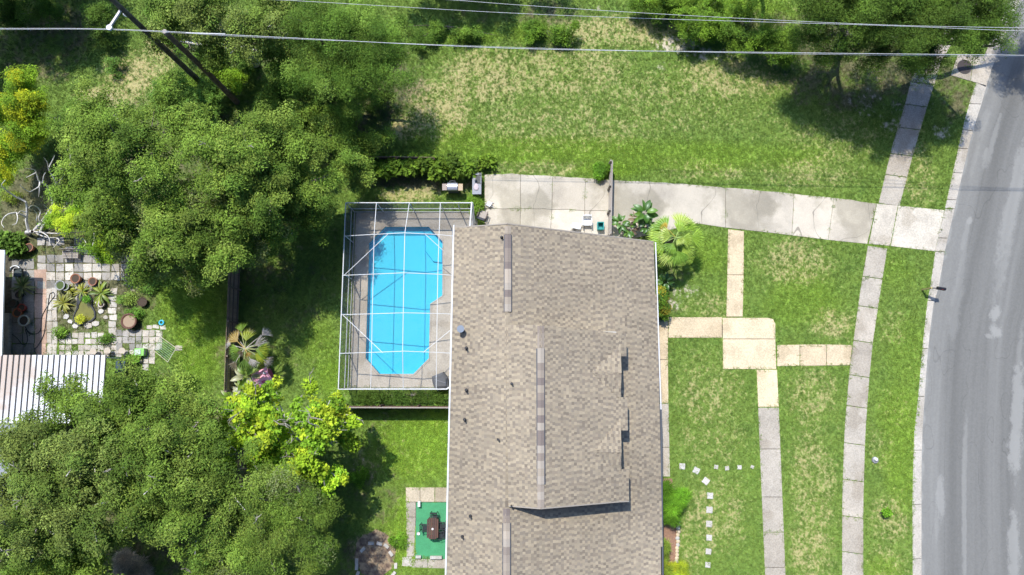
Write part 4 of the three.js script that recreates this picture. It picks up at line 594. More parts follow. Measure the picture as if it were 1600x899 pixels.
// ---------------------------------------------------------------- toys, pots and odds and ends on the back yards
{
  const p = g(410, 590, 0.8), T = thing('toy_playhouse', 'pink plastic toy playhouse under the trees at the back lawn', 'playhouse', V(p.x, 0, p.z)), ry = 0.5, pk = mat(0.88, 0.40, 0.52, 0.5), pk2 = mat(0.55, 0.09, 0.2, 0.5);
  const L = (x, y, z) => V(p.x + x * Math.cos(ry) + z * Math.sin(ry), y, p.z - x * Math.sin(ry) + z * Math.cos(ry));
  for (const s of [-1, 1]) put(T, 'roof_panel', prism([L(-0.55, 1.15, 0), L(0.55, 1.15, 0), L(0.55, 0.85, s * 0.5), L(-0.55, 0.85, s * 0.5)], 0.04, 0.01), pk);
  for (const s of [-1, 1]) { put(T, 'wall', prism([L(-0.48, 0.85, s * 0.4), L(0.48, 0.85, s * 0.4), L(0.48, 0.85, s * 0.36), L(-0.48, 0.85, s * 0.36)], 0.83, 0), pk); put(T, 'gable', prism([L(s * 0.48, 0.95, -0.36), L(s * 0.48, 0.95, 0.36), L(s * 0.44, 0.95, 0.36), L(s * 0.44, 0.95, -0.36)], 0.93, 0), pk2); }
  put(T, 'skylight', prism([L(-0.12, 1.03, 0.24), L(0.12, 1.03, 0.24), L(0.12, 0.93, 0.4), L(-0.12, 0.93, 0.4)].map((q) => q.add(V(0, 0.012, 0))), 0.03, 0), pk2); put(T, 'chimney', rbox(0.14, 0.26, 0.14, 0.02, L(0.36, 0, -0.12).x, 1.16, L(0.36, 0, -0.12).z), mat(0.45, 0.45, 0.5, 0.5));
  // pots
  const potGeo = (r, h) => lathe([[0, 0], [r * 0.66, 0], [r * 0.95, h * 0.9], [r * 1.06, h * 0.9], [r * 1.06, h], [r * 0.86, h], [r * 0.82, h * 0.82], [0, h * 0.82]], 22);
  const pots = [[44.5, 387, 0.28, 0.4, M.terracotta, 'terracotta pot by the dark bushes left of the patio'], [117, 435.5, 0.32, 0.45, M.terracotta, 'reddish terracotta pot with dark soil in the middle of the shaded pavers'], [144, 440, 0.28, 0.35, M.terracotta, 'low terracotta bowl right of the reddish pot'], [93, 446, 0.32, 0.5, M.clayGrey, 'grey round pot filled with green moss beside the pink strip'], [101, 448, 0.26, 0.4, M.clayGrey, 'pale grey pot half hidden behind the mossy pot'], [157.5, 475.5, 0.2, 0.3, mat(0.6, 0.52, 0.46, 0.8), 'small pale pink pot on the flagstones right of the pond'], [200.5, 502, 0.5, 0.55, mat(0.12, 0.055, 0.035, 0.8), 'large dark brown planter bowl right of the stepping row'], [36, 501, 0.36, 0.5, mat(0.42, 0.42, 0.34, 0.8), 'big pale bucket beside the steps of the neighbouring house'], [19, 474, 0.28, 0.4, mat(0.06, 0.07, 0.05, 0.8), 'dark green pot behind the red pots'], [28.5, 461, 0.22, 0.35, M.dark, 'black pot with a pale rim next to the white eave'], [33, 481, 0.26, 0.35, mat(0.35, 0.06, 0.035, 0.7), 'red pot in the cluster beside the steps'], [26.5, 489, 0.3, 0.35, mat(0.40, 0.13, 0.05, 0.8), 'orange clay pot in the cluster beside the steps'], [62, 352, 0.26, 0.4, M.black, 'black pot under the bare white branches'], [222, 472, 0.3, 0.3, M.soil, 'dark round tub in the shade right of the weeds']];
  for (const [x, y, r, h, m, lab] of pots) { const q = g(x, y, h), o = thing('flower_pot', lab, 'pot', V(q.x, 0.02, q.z)); put(o, 'pot', potGeo(r, h).translate(q.x, 0.02, q.z), m); put(o, 'soil', cyl(r * 0.8, r * 0.8, 0.04, q.x, 0.02 + h * 0.84, q.z, 18), lab.includes('moss') ? mat(0.07, 0.10, 0.03, 1) : lab.includes('large') ? mat(0.33, 0.24, 0.16, 1) : M.soil); }
  // blue-black bin and garden chairs by the metal roof
  const bn = g(189, 574, 0.9), B = thing('wheeled_bin', 'dark blue wheeled bin standing right of the white metal roof', 'bin', V(bn.x, 0, bn.z)), bm = mat(0.03, 0.06, 0.08, 0.45);
  put(B, 'body', prism([[-0.27, -0.32], [0.27, -0.32], [0.25, 0.34], [-0.25, 0.34]].map(([a, c]) => V(bn.x + a, 0.95, bn.z + c)), 0.9, 0.02), bm); put(B, 'lid', rbox(0.62, 0.07, 0.76, 0.03, bn.x, 1.0, bn.z), bm); put(B, 'handle', bar(V(bn.x - 0.25, 0.97, bn.z - 0.43), V(bn.x + 0.25, 0.97, bn.z - 0.43), 0.04), M.dark);
  let ch; for (const [x, y, lab] of [[146, 550, 'wire garden chair at the left end of the row above the white metal roof'], [168, 549, 'wire garden chair in the middle of the row above the white metal roof'], [191, 549, 'wire garden chair at the right end of the row, above the dark blue bin']]) { const q = g(x, y, 0.4).setY(0.03);
    if (!ch) { ch = thing('garden_chair', lab, 'chair', V(0, 0, 0), 'wire garden chairs'); const ir = mat(0.16, 0.12, 0.09, 0.6); put(ch, 'seat', lathe([[0, 0.42], [0.22, 0.43], [0.23, 0.45], [0.2, 0.44], [0, 0.435]], 18), mat(0.45, 0.38, 0.30, 0.8)); put(ch, 'back', new THREE.TorusGeometry(0.24, 0.018, 6, 20, Math.PI).rotateX(-0.3).translate(0, 0.55, 0.24), ir); for (const k of [-0.14, 0, 0.14]) put(ch, 'spindle', bar(V(k, 0.44, 0.2), V(k, 0.77, 0.3), 0.018), ir); for (const [a, b] of [[-1, -1], [1, -1], [-1, 1], [1, 1]]) put(ch, 'leg', bar(V(a * 0.15, 0.43, b * 0.15), V(a * 0.2, 0, b * 0.2), 0.025), ir); ch.position.copy(q); }
    else copy(ch, q, lab, rr(-0.3, 0.3)); }
  const gb = g(216, 550.5, 0.5), Gt = thing('cool_box', 'lime green crate with a grey top on the pavers', 'crate', V(gb.x, 0.03, gb.z)); put(Gt, 'body', rbox(0.66, 0.4, 0.5, 0.04, gb.x, 0.25, gb.z), mat(0.22, 0.5, 0.10, 0.6)); put(Gt, 'lid', rbox(0.4, 0.06, 0.34, 0.02, gb.x - 0.06, 0.47, gb.z, 0.1), mat(0.42, 0.5, 0.40, 0.6)); for (const s of [-1, 1]) put(Gt, 'handle', rbox(0.05, 0.08, 0.34, 0.015, gb.x + s * 0.36, 0.36, gb.z), M.darkGrey);
  const rg = g(253, 504.5), Rg = solo('plastic_ring', 'small blue plastic ring lying at the edge of the bright lawn', 'toy', new THREE.TorusGeometry(0.14, 0.055, 10, 24).rotateX(Math.PI / 2).translate(rg.x, 0.09, rg.z), mat(0.05, 0.45, 0.62, 0.4), V(rg.x, 0, rg.z));
  // folded clothes airer
  const ca = g(262, 548, 0.8), Cl = thing('clothes_airer', 'slanted pale clothes airer with fine green lines on the paver corner', 'clothes airer', V(ca.x, 0, ca.z)); { const a = [g(250, 526, 1.5), g(275, 544, 1.2), g(262, 566, 0.5), g(240, 548, 0.8)]; for (let i = 0; i < 4; i++) put(Cl, 'tube', bar(a[i], a[(i + 1) % 4], 0.03), mat(0.6, 0.55, 0.4, 0.5)); for (let k = 1; k < 8; k++) put(Cl, 'line', bar(a[0].clone().lerp(a[3], k / 8), a[1].clone().lerp(a[2], k / 8), 0.014), mat(0.35, 0.55, 0.40, 0.6)); for (const i of [1, 3]) put(Cl, 'leg', bar(a[i], V(a[i].x, 0.02, a[i].z), 0.03), M.steel); }
  // garden hose
  { const hp = [[84, 457], [86, 462], [80, 470], [75, 478], [68, 490], [65, 500], [64.5, 512], [62, 519], [56, 522], [50, 523], [44, 519], [40, 511]].map(([x, y]) => g(x, y).setY(0.06)); const h2 = [[84, 457], [79, 459], [77, 466], [75, 480], [73, 495], [71, 512], [68, 525], [60, 540], [54, 547], [57, 553]].map(([x, y]) => g(x, y).setY(0.065)); const h3 = [[20, 523], [28, 530], [36, 539], [42, 536], [43, 526], [40, 515], [47, 520], [52, 522]].map(([x, y]) => g(x, y).setY(0.055)); solo('garden_hose', 'dark garden hose snaking over the pink paving strip', 'hose', merge([hp, h2, h3].map((l) => new THREE.TubeGeometry(new THREE.CatmullRomCurve3(l), 60, 0.022, 6))), mat(0.03, 0.035, 0.035, 0.5), V(hp[0].x, 0, hp[0].z)); }
  const bc = g(26, 425, 0.5), Bc = thing('round_armchair', 'dark padded chair with a pale back rim beside the white eave', 'chair', V(bc.x, 0, bc.z)); put(Bc, 'seat', rbox(0.6, 0.2, 0.6, 0.08, bc.x, 0.36, bc.z + 0.04), mat(0.03, 0.045, 0.05, 0.7)); put(Bc, 'back', new THREE.TorusGeometry(0.36, 0.07, 8, 20, Math.PI).rotateX(-Math.PI / 2).translate(bc.x, 0.62, bc.z), mat(0.03, 0.045, 0.05, 0.6)); put(Bc, 'back_rim', new THREE.TorusGeometry(0.37, 0.045, 8, 20, Math.PI * 0.6).rotateZ(Math.PI * 0.2).rotateX(-Math.PI / 2).translate(bc.x, 0.72, bc.z), M.white); for (const [a, b] of [[-1, -1], [1, -1], [-1, 1], [1, 1]]) put(Bc, 'leg', box(0.05, 0.28, 0.05, bc.x + a * 0.24, 0.14, bc.z + b * 0.24), M.dark);
  const bx = g(110, 398, 0.4), Bx = thing('garden_bench', 'grey slatted garden bench on the shaded pavers below the bare branches', 'bench', V(bx.x, 0.03, bx.z)); for (let i = 0; i < 5; i++) put(Bx, 'slat', rbox(1.1, 0.03, 0.09, 0.008, bx.x, 0.45, bx.z - 0.22 + i * 0.11), M.greyWood); for (const s of [-1, 1]) { put(Bx, 'leg', box(0.07, 0.42, 0.5, bx.x + s * 0.48, 0.23, bx.z), M.greyWood); } put(Bx, 'backrest', merge([0, 1, 2].map((i) => box(1.1, 0.09, 0.03, bx.x, 0.55 + i * 0.12, bx.z - 0.32))), M.greyWood);
}
// ---------------------------------------------------------------- ground: one soil and grass sheet, with grass standing on it
const GX0 = -44, GX1 = 42, GZ0 = -32, GZ1 = 18, GW = GX1 - GX0, GD = GZ1 - GZ0, CELL = 0.25, CW = Math.ceil(GW / CELL), CD = Math.ceil(GD / CELL);
function layer(blobs, amp = 1, base = 0) {
  const a = new Float32Array(CW * CD).fill(base);
  for (const [px, py, rx, ry, w = 1] of blobs) { const c = g(px, py), kx = rx * 0.043, ky = ry * 0.045; for (let j = 0; j < CD; j++) { const z = GZ0 + (j + 0.5) * CELL, dz = (z - c.z) / ky; if (Math.abs(dz) > 1.5) continue; for (let i = 0; i < CW; i++) { const x = GX0 + (i + 0.5) * CELL, d = Math.hypot((x - c.x) / kx, dz); if (d < 1.5) a[j * CW + i] = Math.max(a[j * CW + i], w * sstep(1.4, 0.5, d)); } } }
  return (x, z) => { const u = clamp((x - GX0) / CELL - 0.5, 0, CW - 1.001), v = clamp((z - GZ0) / CELL - 0.5, 0, CD - 1.001), i = Math.floor(u), j = Math.floor(v), f = u - i, h = v - j; return amp * lerp(lerp(a[j * CW + i], a[j * CW + i + 1], f), lerp(a[(j + 1) * CW + i], a[(j + 1) * CW + i + 1], f), h); };
}
const strawL = layer([[760, 120, 90, 50, 0.75], [880, 110, 130, 55, 0.6], [690, 170, 60, 60, 0.8], [640, 200, 40, 25, 0.9], [1000, 50, 160, 30, 0.75], [1150, 120, 110, 40, 0.7], [1000, 160, 260, 60, 0.42], [860, 195, 200, 50, 0.5], [1260, 270, 90, 30, 0.55], [1300, 215, 80, 50, 0.45], [1080, 262, 60, 20, 0.5], [850, 262, 90, 14, 0.55], [1140, 268, 40, 12, 0.6], [1440, 285, 30, 40, 0.5], [1240, 410, 70, 40, 0.6], [1300, 505, 40, 25, 0.65], [1110, 480, 50, 22, 0.5], [1110, 620, 60, 70, 0.5], [1110, 680, 60, 50, 0.45], [1270, 620, 45, 45, 0.55], [1270, 760, 40, 90, 0.6], [1265, 860, 40, 50, 0.65], [1120, 800, 50, 60, 0.55], [1080, 850, 20, 60, 0.5], [1395, 510, 25, 30, 0.5], [1400, 640, 25, 30, 0.35], [1375, 700, 25, 40, 0.4], [1390, 810, 35, 40, 0.6], [1385, 880, 35, 30, 0.5], [1430, 240, 25, 60, 0.5], [210, 115, 60, 40, 0.85], [170, 150, 60, 20, 0.85], [250, 90, 40, 40, 0.75], [640, 305, 60, 14, 0.85], [575, 720, 18, 25, 0.6], [660, 725, 40, 20, 0.35], [330, 510, 20, 30, 0.3], [275, 620, 30, 25, 0.5], [595, 850, 40, 20, 0.9], [330, 645, 14, 12, 0.9], [300, 545, 25, 20, 0.35]]);
const sandL = layer([[1060, 68, 45, 18, 0.85], [1110, 85, 40, 14, 0.8], [1035, 102, 12, 10, 0.6], [1370, 165, 60, 30, 0.4], [1400, 195, 30, 14, 0.7], [1470, 205, 18, 16, 0.85], [1455, 150, 25, 30, 0.3], [930, 12, 20, 10, 0.6], [170, 148, 16, 12, 0.55], [560, 735, 24, 30, 0.3], [1075, 455, 30, 12, 0.7], [1055, 470, 16, 14, 0.65], [200, 885, 26, 24, 0.9], [525, 620, 14, 12, 0.5], [640, 620, 50, 8, 0.65], [690, 620, 20, 8, 0.55], [600, 655, 20, 12, 0.35], [130, 480, 70, 50, 0.35], [205, 430, 40, 30, 0.45], [60, 330, 60, 60, 0.3], [545, 640, 12, 14, 0.6], [700, 660, 10, 10, 0.7]]);
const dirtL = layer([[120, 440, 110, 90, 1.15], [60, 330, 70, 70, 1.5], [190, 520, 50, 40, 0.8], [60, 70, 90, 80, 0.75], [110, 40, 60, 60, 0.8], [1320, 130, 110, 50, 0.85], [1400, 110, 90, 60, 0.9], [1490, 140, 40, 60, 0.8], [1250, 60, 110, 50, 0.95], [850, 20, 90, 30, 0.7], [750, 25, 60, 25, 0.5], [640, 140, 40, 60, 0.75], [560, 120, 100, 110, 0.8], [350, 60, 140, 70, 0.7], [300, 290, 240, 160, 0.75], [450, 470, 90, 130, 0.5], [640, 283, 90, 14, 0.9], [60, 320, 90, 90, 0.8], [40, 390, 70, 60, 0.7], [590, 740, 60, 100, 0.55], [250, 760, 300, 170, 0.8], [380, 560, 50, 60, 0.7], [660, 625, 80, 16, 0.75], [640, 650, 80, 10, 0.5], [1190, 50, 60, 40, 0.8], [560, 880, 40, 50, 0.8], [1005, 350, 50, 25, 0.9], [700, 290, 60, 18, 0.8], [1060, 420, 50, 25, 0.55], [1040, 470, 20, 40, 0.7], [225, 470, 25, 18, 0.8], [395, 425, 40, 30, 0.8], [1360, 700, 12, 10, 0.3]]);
const lushL = layer([[310, 520, 40, 90, 1], [285, 470, 40, 50, 0.9], [640, 700, 70, 50, 1], [680, 680, 30, 60, 1], [640, 830, 40, 60, 0.9], [850, 235, 220, 22, 0.75], [1100, 245, 200, 25, 0.6], [950, 265, 60, 12, 0.9], [700, 215, 70, 20, 0.8], [520, 590, 30, 30, 0.9], [500, 540, 30, 40, 0.5], [1250, 470, 60, 40, 0.5], [1100, 395, 40, 30, 0.6], [1420, 560, 40, 60, 0.4], [1410, 650, 40, 60, 0.5], [1410, 740, 30, 60, 0.5], [830, 50, 40, 20, 0.7], [730, 55, 60, 15, 0.7], [640, 305, 80, 14, 0.35], [1150, 30, 110, 50, 0.8], [300, 140, 40, 30, 0.7], [1380, 890, 30, 20, 0.5], [1400, 430, 30, 30, 0.3]]);
// raster of built-over ground
const MR = 12, MW = Math.ceil(GW * MR), MD = Math.ceil(GD * MR), mask = new Uint8Array(MW * MD);
for (const p of hard) { const x0 = Math.max(0, Math.floor((Math.min(...p.map((q) => q.x)) - GX0) * MR)), x1 = Math.min(MW - 1, Math.ceil((Math.max(...p.map((q) => q.x)) - GX0) * MR)), z0 = Math.max(0, Math.floor((Math.min(...p.map((q) => q.z)) - GZ0) * MR)), z1 = Math.min(MD - 1, Math.ceil((Math.max(...p.map((q) => q.z)) - GZ0) * MR)); for (let j = z0; j <= z1; j++) for (let i = x0; i <= x1; i++) if (!mask[j * MW + i] && inPoly(GX0 + (i + 0.5) / MR, GZ0 + (j + 0.5) / MR, p)) mask[j * MW + i] = 1; }
const isHard = (x, z) => { const i = Math.floor((x - GX0) * MR), j = Math.floor((z - GZ0) * MR); return i < 0 || j < 0 || i >= MW || j >= MD ? false : mask[j * MW + i] === 1; };
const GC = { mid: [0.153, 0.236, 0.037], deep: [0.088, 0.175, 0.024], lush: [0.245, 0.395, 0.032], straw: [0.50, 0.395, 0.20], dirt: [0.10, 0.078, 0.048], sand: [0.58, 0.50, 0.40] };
const mixc = (c, t, w) => { c[0] = lerp(c[0], t[0], w); c[1] = lerp(c[1], t[1], w); c[2] = lerp(c[2], t[2], w); };
function groundCol(x, z, c) {
  const n1 = fbm(x * 0.35, z * 0.35, 501, 3), n2 = fbm(x * 1.4, z * 1.4, 511, 3), n3 = fbm(x * 5, z * 5, 521, 2), n4 = vn(x * 13, z * 13, 531);
  const rx = x * 0.8 + z * 0.6, rz = z * 0.8 - x * 0.6, n5 = 0.5 * vn(x * 21, z * 8, 541) + 0.5 * vn(rx * 9, rz * 22, 543);
  c[0] = GC.mid[0]; c[1] = GC.mid[1]; c[2] = GC.mid[2];
  const lush = clamp(lushL(x, z) + 0.5 * (n1 - 0.5));
  mixc(c, GC.deep, clamp(1.5 * (n2 - 0.35) * (1 - 0.5 * lush) + 0.5 * (n1 - 0.5)) * 0.7); mixc(c, GC.lush, lush * 0.8);
  const k = 0.74 + 0.34 * n4 + 0.3 * (n3 - 0.3); c[0] *= k; c[1] *= k; c[2] *= k;
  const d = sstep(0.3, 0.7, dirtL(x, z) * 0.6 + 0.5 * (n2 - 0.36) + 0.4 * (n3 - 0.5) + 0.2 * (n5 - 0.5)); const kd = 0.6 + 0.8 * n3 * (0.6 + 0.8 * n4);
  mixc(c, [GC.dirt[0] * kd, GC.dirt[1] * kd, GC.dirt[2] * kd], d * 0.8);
  const sw = strawL(x, z), s = sstep(0.5, 0.9, sw * 0.5 * (1 - 0.2 * lush) + 0.3 * n2 + 0.4 * (n3 - 0.5) + 0.36 * (n4 - 0.5) + 0.55 * (n5 - 0.5) + 0.2 + 0.12 * (n1 - 0.5)); mixc(c, GC.straw, s * (0.46 + 0.33 * sw) * (1 - 0.25 * d));
  const sl = sandL(x, z), sd = 0.8 * sstep(0.5, 0.8, sl * 0.55 + 0.4 * (n2 - 0.3) + 0.55 * (n3 - 0.5) + 0.5 * (n5 - 0.5) + 0.12) * clamp(sl * 3); const ks = 0.75 + 0.35 * n3; mixc(c, [GC.sand[0] * ks, GC.sand[1] * ks, GC.sand[2] * ks], sd);
  return { d, s, sd, lush };
}
{
  const gt = tex(2048, 1190, (u, v, c) => { const x = GX0 + u * GW, z = GZ0 + v * GD; groundCol(x, z, c); if (isHard(x, z) && isHard(x - 0.12, z) && isHard(x + 0.12, z) && isHard(x, z - 0.12) && isHard(x, z + 0.12)) { const k = 0.5 + vn(x * 9, z * 9, 77); c[0] = 0.085 * k; c[1] = 0.075 * k; c[2] = 0.05 * k; } }, { wrap: false });
  const kerbLine = KO.map(([x, y]) => g(x + 2, y)).filter((p) => p.z > GZ0 && p.z < GZ1 && p.x < GX1);
  const edge = [V(kerbLine[0].x + (kerbLine[0].z - GZ0) * 0.52, 0, GZ0), ...kerbLine, V(kerbLine[kerbLine.length - 1].x, 0, GZ1)];
  const sh = new THREE.Shape([V(GX0, 0, GZ0), ...edge, V(GX0, 0, GZ1)].map((p) => new THREE.Vector2(p.x, -p.z)));
  sh.holes.push(new THREE.Path(poolW.map((p) => new THREE.Vector2(p.x, -p.z))));
  const q = new THREE.ShapeGeometry(sh); q.rotateX(-Math.PI / 2); const uv = q.attributes.uv, pa = q.attributes.position; for (let i = 0; i < uv.count; i++) uv.setXY(i, (pa.getX(i) - GX0) / GW, (pa.getZ(i) - GZ0) / GD);
  const gb = rep(noiseTex, 60, 36);
  solo('ground', 'mown lawns with straw coloured patches and bare soil around the house', 'ground', q, new THREE.MeshStandardMaterial({ map: gt, roughness: 1, bumpMap: gb, bumpScale: 0.05 }), V(0, 0, 0), 'structure');
  const far = new THREE.Shape([[-900, -900], [900, -900], [900, 900], [-900, 900]].map(([a, b]) => new THREE.Vector2(a, b))); far.holes.push(new THREE.Path([[GX0 + 0.5, -GZ0 - 0.5], [26, -GZ0 - 0.5], [26, -GZ1 + 0.5], [GX0 + 0.5, -GZ1 + 0.5]].map(([a, b]) => new THREE.Vector2(a, b))));
  const fq = new THREE.ShapeGeometry(far); fq.rotateX(-Math.PI / 2); fq.translate(0, -0.16, 0);
  const ft = tex(512, 512, (u, v, c) => { const n = fbm(u * 12, v * 12, 601, 5, 12), k = 0.7 + 0.6 * (fbm(u * 50, v * 50, 605, 2, 50) - 0.3); c[0] = 0.13 * k; c[1] = 0.2 * k; c[2] = 0.035 * k; mixc(c, GC.straw, 0.4 * sstep(0.5, 0.7, n)); });
  solo('grassland', 'open grass reaching away beyond the gardens', 'grass field', fq, new THREE.MeshStandardMaterial({ map: rep(ft, 1 / 24), roughness: 1 }), V(0, 0, 0), 'structure');
}
// grass blades in tufts
{
  const Rg = rng(909), bl = (n, h, w, lean, spread) => { const pos = [], r = rng(31 + n); for (let i = 0; i < n; i++) { const a = r() * 6.283, x = (r() - 0.5) * spread, z = (r() - 0.5) * spread, hh = h * (0.6 + 0.6 * r()), l = lean * (0.4 + r()), dx = Math.cos(a), dz = Math.sin(a); pos.push(x - dz * w / 2, 0, z + dx * w / 2, x + dz * w / 2, 0, z - dx * w / 2, x + dx * l, hh, z + dz * l); } const q = new THREE.BufferGeometry(); q.setAttribute('position', new THREE.Float32BufferAttribute(pos, 3)); q.computeVertexNormals(); return q; };
  const spots = [], c = [0, 0, 0];
  const visL = (z) => 38 + (z < 0 ? -z * 0.02 : -z * 0.2);
  while (spots.length < 270000) {
    const x = rr(-38, 35, Rg), z = rr(-28, 14, Rg); if (Math.abs(x) > visL(z) + 1) continue;
    let y = 0; if (isHard(x, z)) { const e = 0.11; if (Rg() > 0.4 || vn(x * 1.3, z * 1.3, 88) < 0.42 || (isHard(x - e, z) && isHard(x + e, z) && isHard(x, z - e) && isHard(x, z + e))) continue; y = 0.03; }
    const m = groundCol(x, z, c); if (Rg() < m.d * 0.72 || Rg() < m.sd * 0.9) continue;
    const k = 0.8 + 0.5 * Rg(), s = (0.75 + 0.6 * Rg()) * (0.8 + 0.5 * m.lush) * (1 - 0.5 * m.s);
    spots.push([x, y, z, s, c[0] * k * 1.05, c[1] * k * 1.05, c[2] * k]);
  }
  const im = new THREE.InstancedMesh(bl(7, 0.075, 0.026, 0.055, 0.16), new THREE.MeshStandardMaterial({ roughness: 0.9, side: THREE.DoubleSide }), spots.length), mm = new THREE.Matrix4(), qt = new THREE.Quaternion(), up = V(0, 1, 0), sc = V(1, 1, 1);
  spots.forEach(([x, y, z, s, r, gg, b], i) => { qt.setFromAxisAngle(up, Rg() * 6.283); mm.compose(V(x, y, z), qt, sc.set(s, s, s)); im.setMatrixAt(i, mm); im.setColorAt(i, C(r, gg, b)); });
  im.name = 'grass'; im.userData = { kind: 'stuff', label: 'short grass standing on the lawns and verges', category: 'grass' }; im.receiveShadow = true; scene.add(im);
}
// ---------------------------------------------------------------- trees, shrubs and palms
function sprayGeo(n, R, L, Wd, seed, flat = 0.35, droop = 0.25, round = 0.35) {
  const r = rng(seed), pos = [];
  for (let i = 0; i < n; i++) {
    const a = r() * 6.283, q = R * Math.sqrt(r()), x = Math.cos(a) * q, z = Math.sin(a) * q, y = (r() - 0.5) * R * flat * 2 - q * droop;
    const b = a + (r() - 0.5) * 2.4, l = L * (0.7 + 0.6 * r()), w = Wd * (0.75 + 0.5 * r()), pit = (r() - 0.55) * 1.1, rol = (r() - 0.5) * 1.4;
    const d = V(Math.cos(b) * Math.cos(pit), Math.sin(pit), Math.sin(b) * Math.cos(pit)), s = V(-Math.sin(b), 0, Math.cos(b)).applyAxisAngle(d, rol).multiplyScalar(w / 2), o = V(x, y, z);
    const A = o, Bp = o.clone().addScaledVector(d, l * round).add(s), D = o.clone().addScaledVector(d, l * round).sub(s), E = o.clone().addScaledVector(d, l).add(V(0, -l * 0.08, 0));
    for (const p of [A, Bp, E, A, E, D]) pos.push(p.x, p.y, p.z);
  }
  const g2 = new THREE.BufferGeometry(); g2.setAttribute('position', new THREE.Float32BufferAttribute(pos, 3)); g2.computeVertexNormals(); return g2;
}
const leafMat = (rough = 0.95, tr = 0.22) => new THREE.MeshPhysicalMaterial({ color: 0xffffff, roughness: rough, specularIntensity: 0.25, transmission: tr, thickness: 0, side: THREE.DoubleSide });
const LM = leafMat();
const SPRAY = {
  oak: sprayGeo(26, 0.30, 0.12, 0.062, 1), fine: sprayGeo(34, 0.34, 0.10, 0.034, 2, 0.3, 0.4), broad: sprayGeo(16, 0.2, 0.17, 0.12, 3, 0.6, 0.2, 0.5), small: sprayGeo(26, 0.2, 0.085, 0.045, 4, 0.5), grassy: sprayGeo(26, 0.14, 0.32, 0.026, 5, 0.3, 0), fat: sprayGeo(9, 0.2, 0.30, 0.16, 6, 0.4, 0.1, 0.5),
};
const Rt = rng(4242);
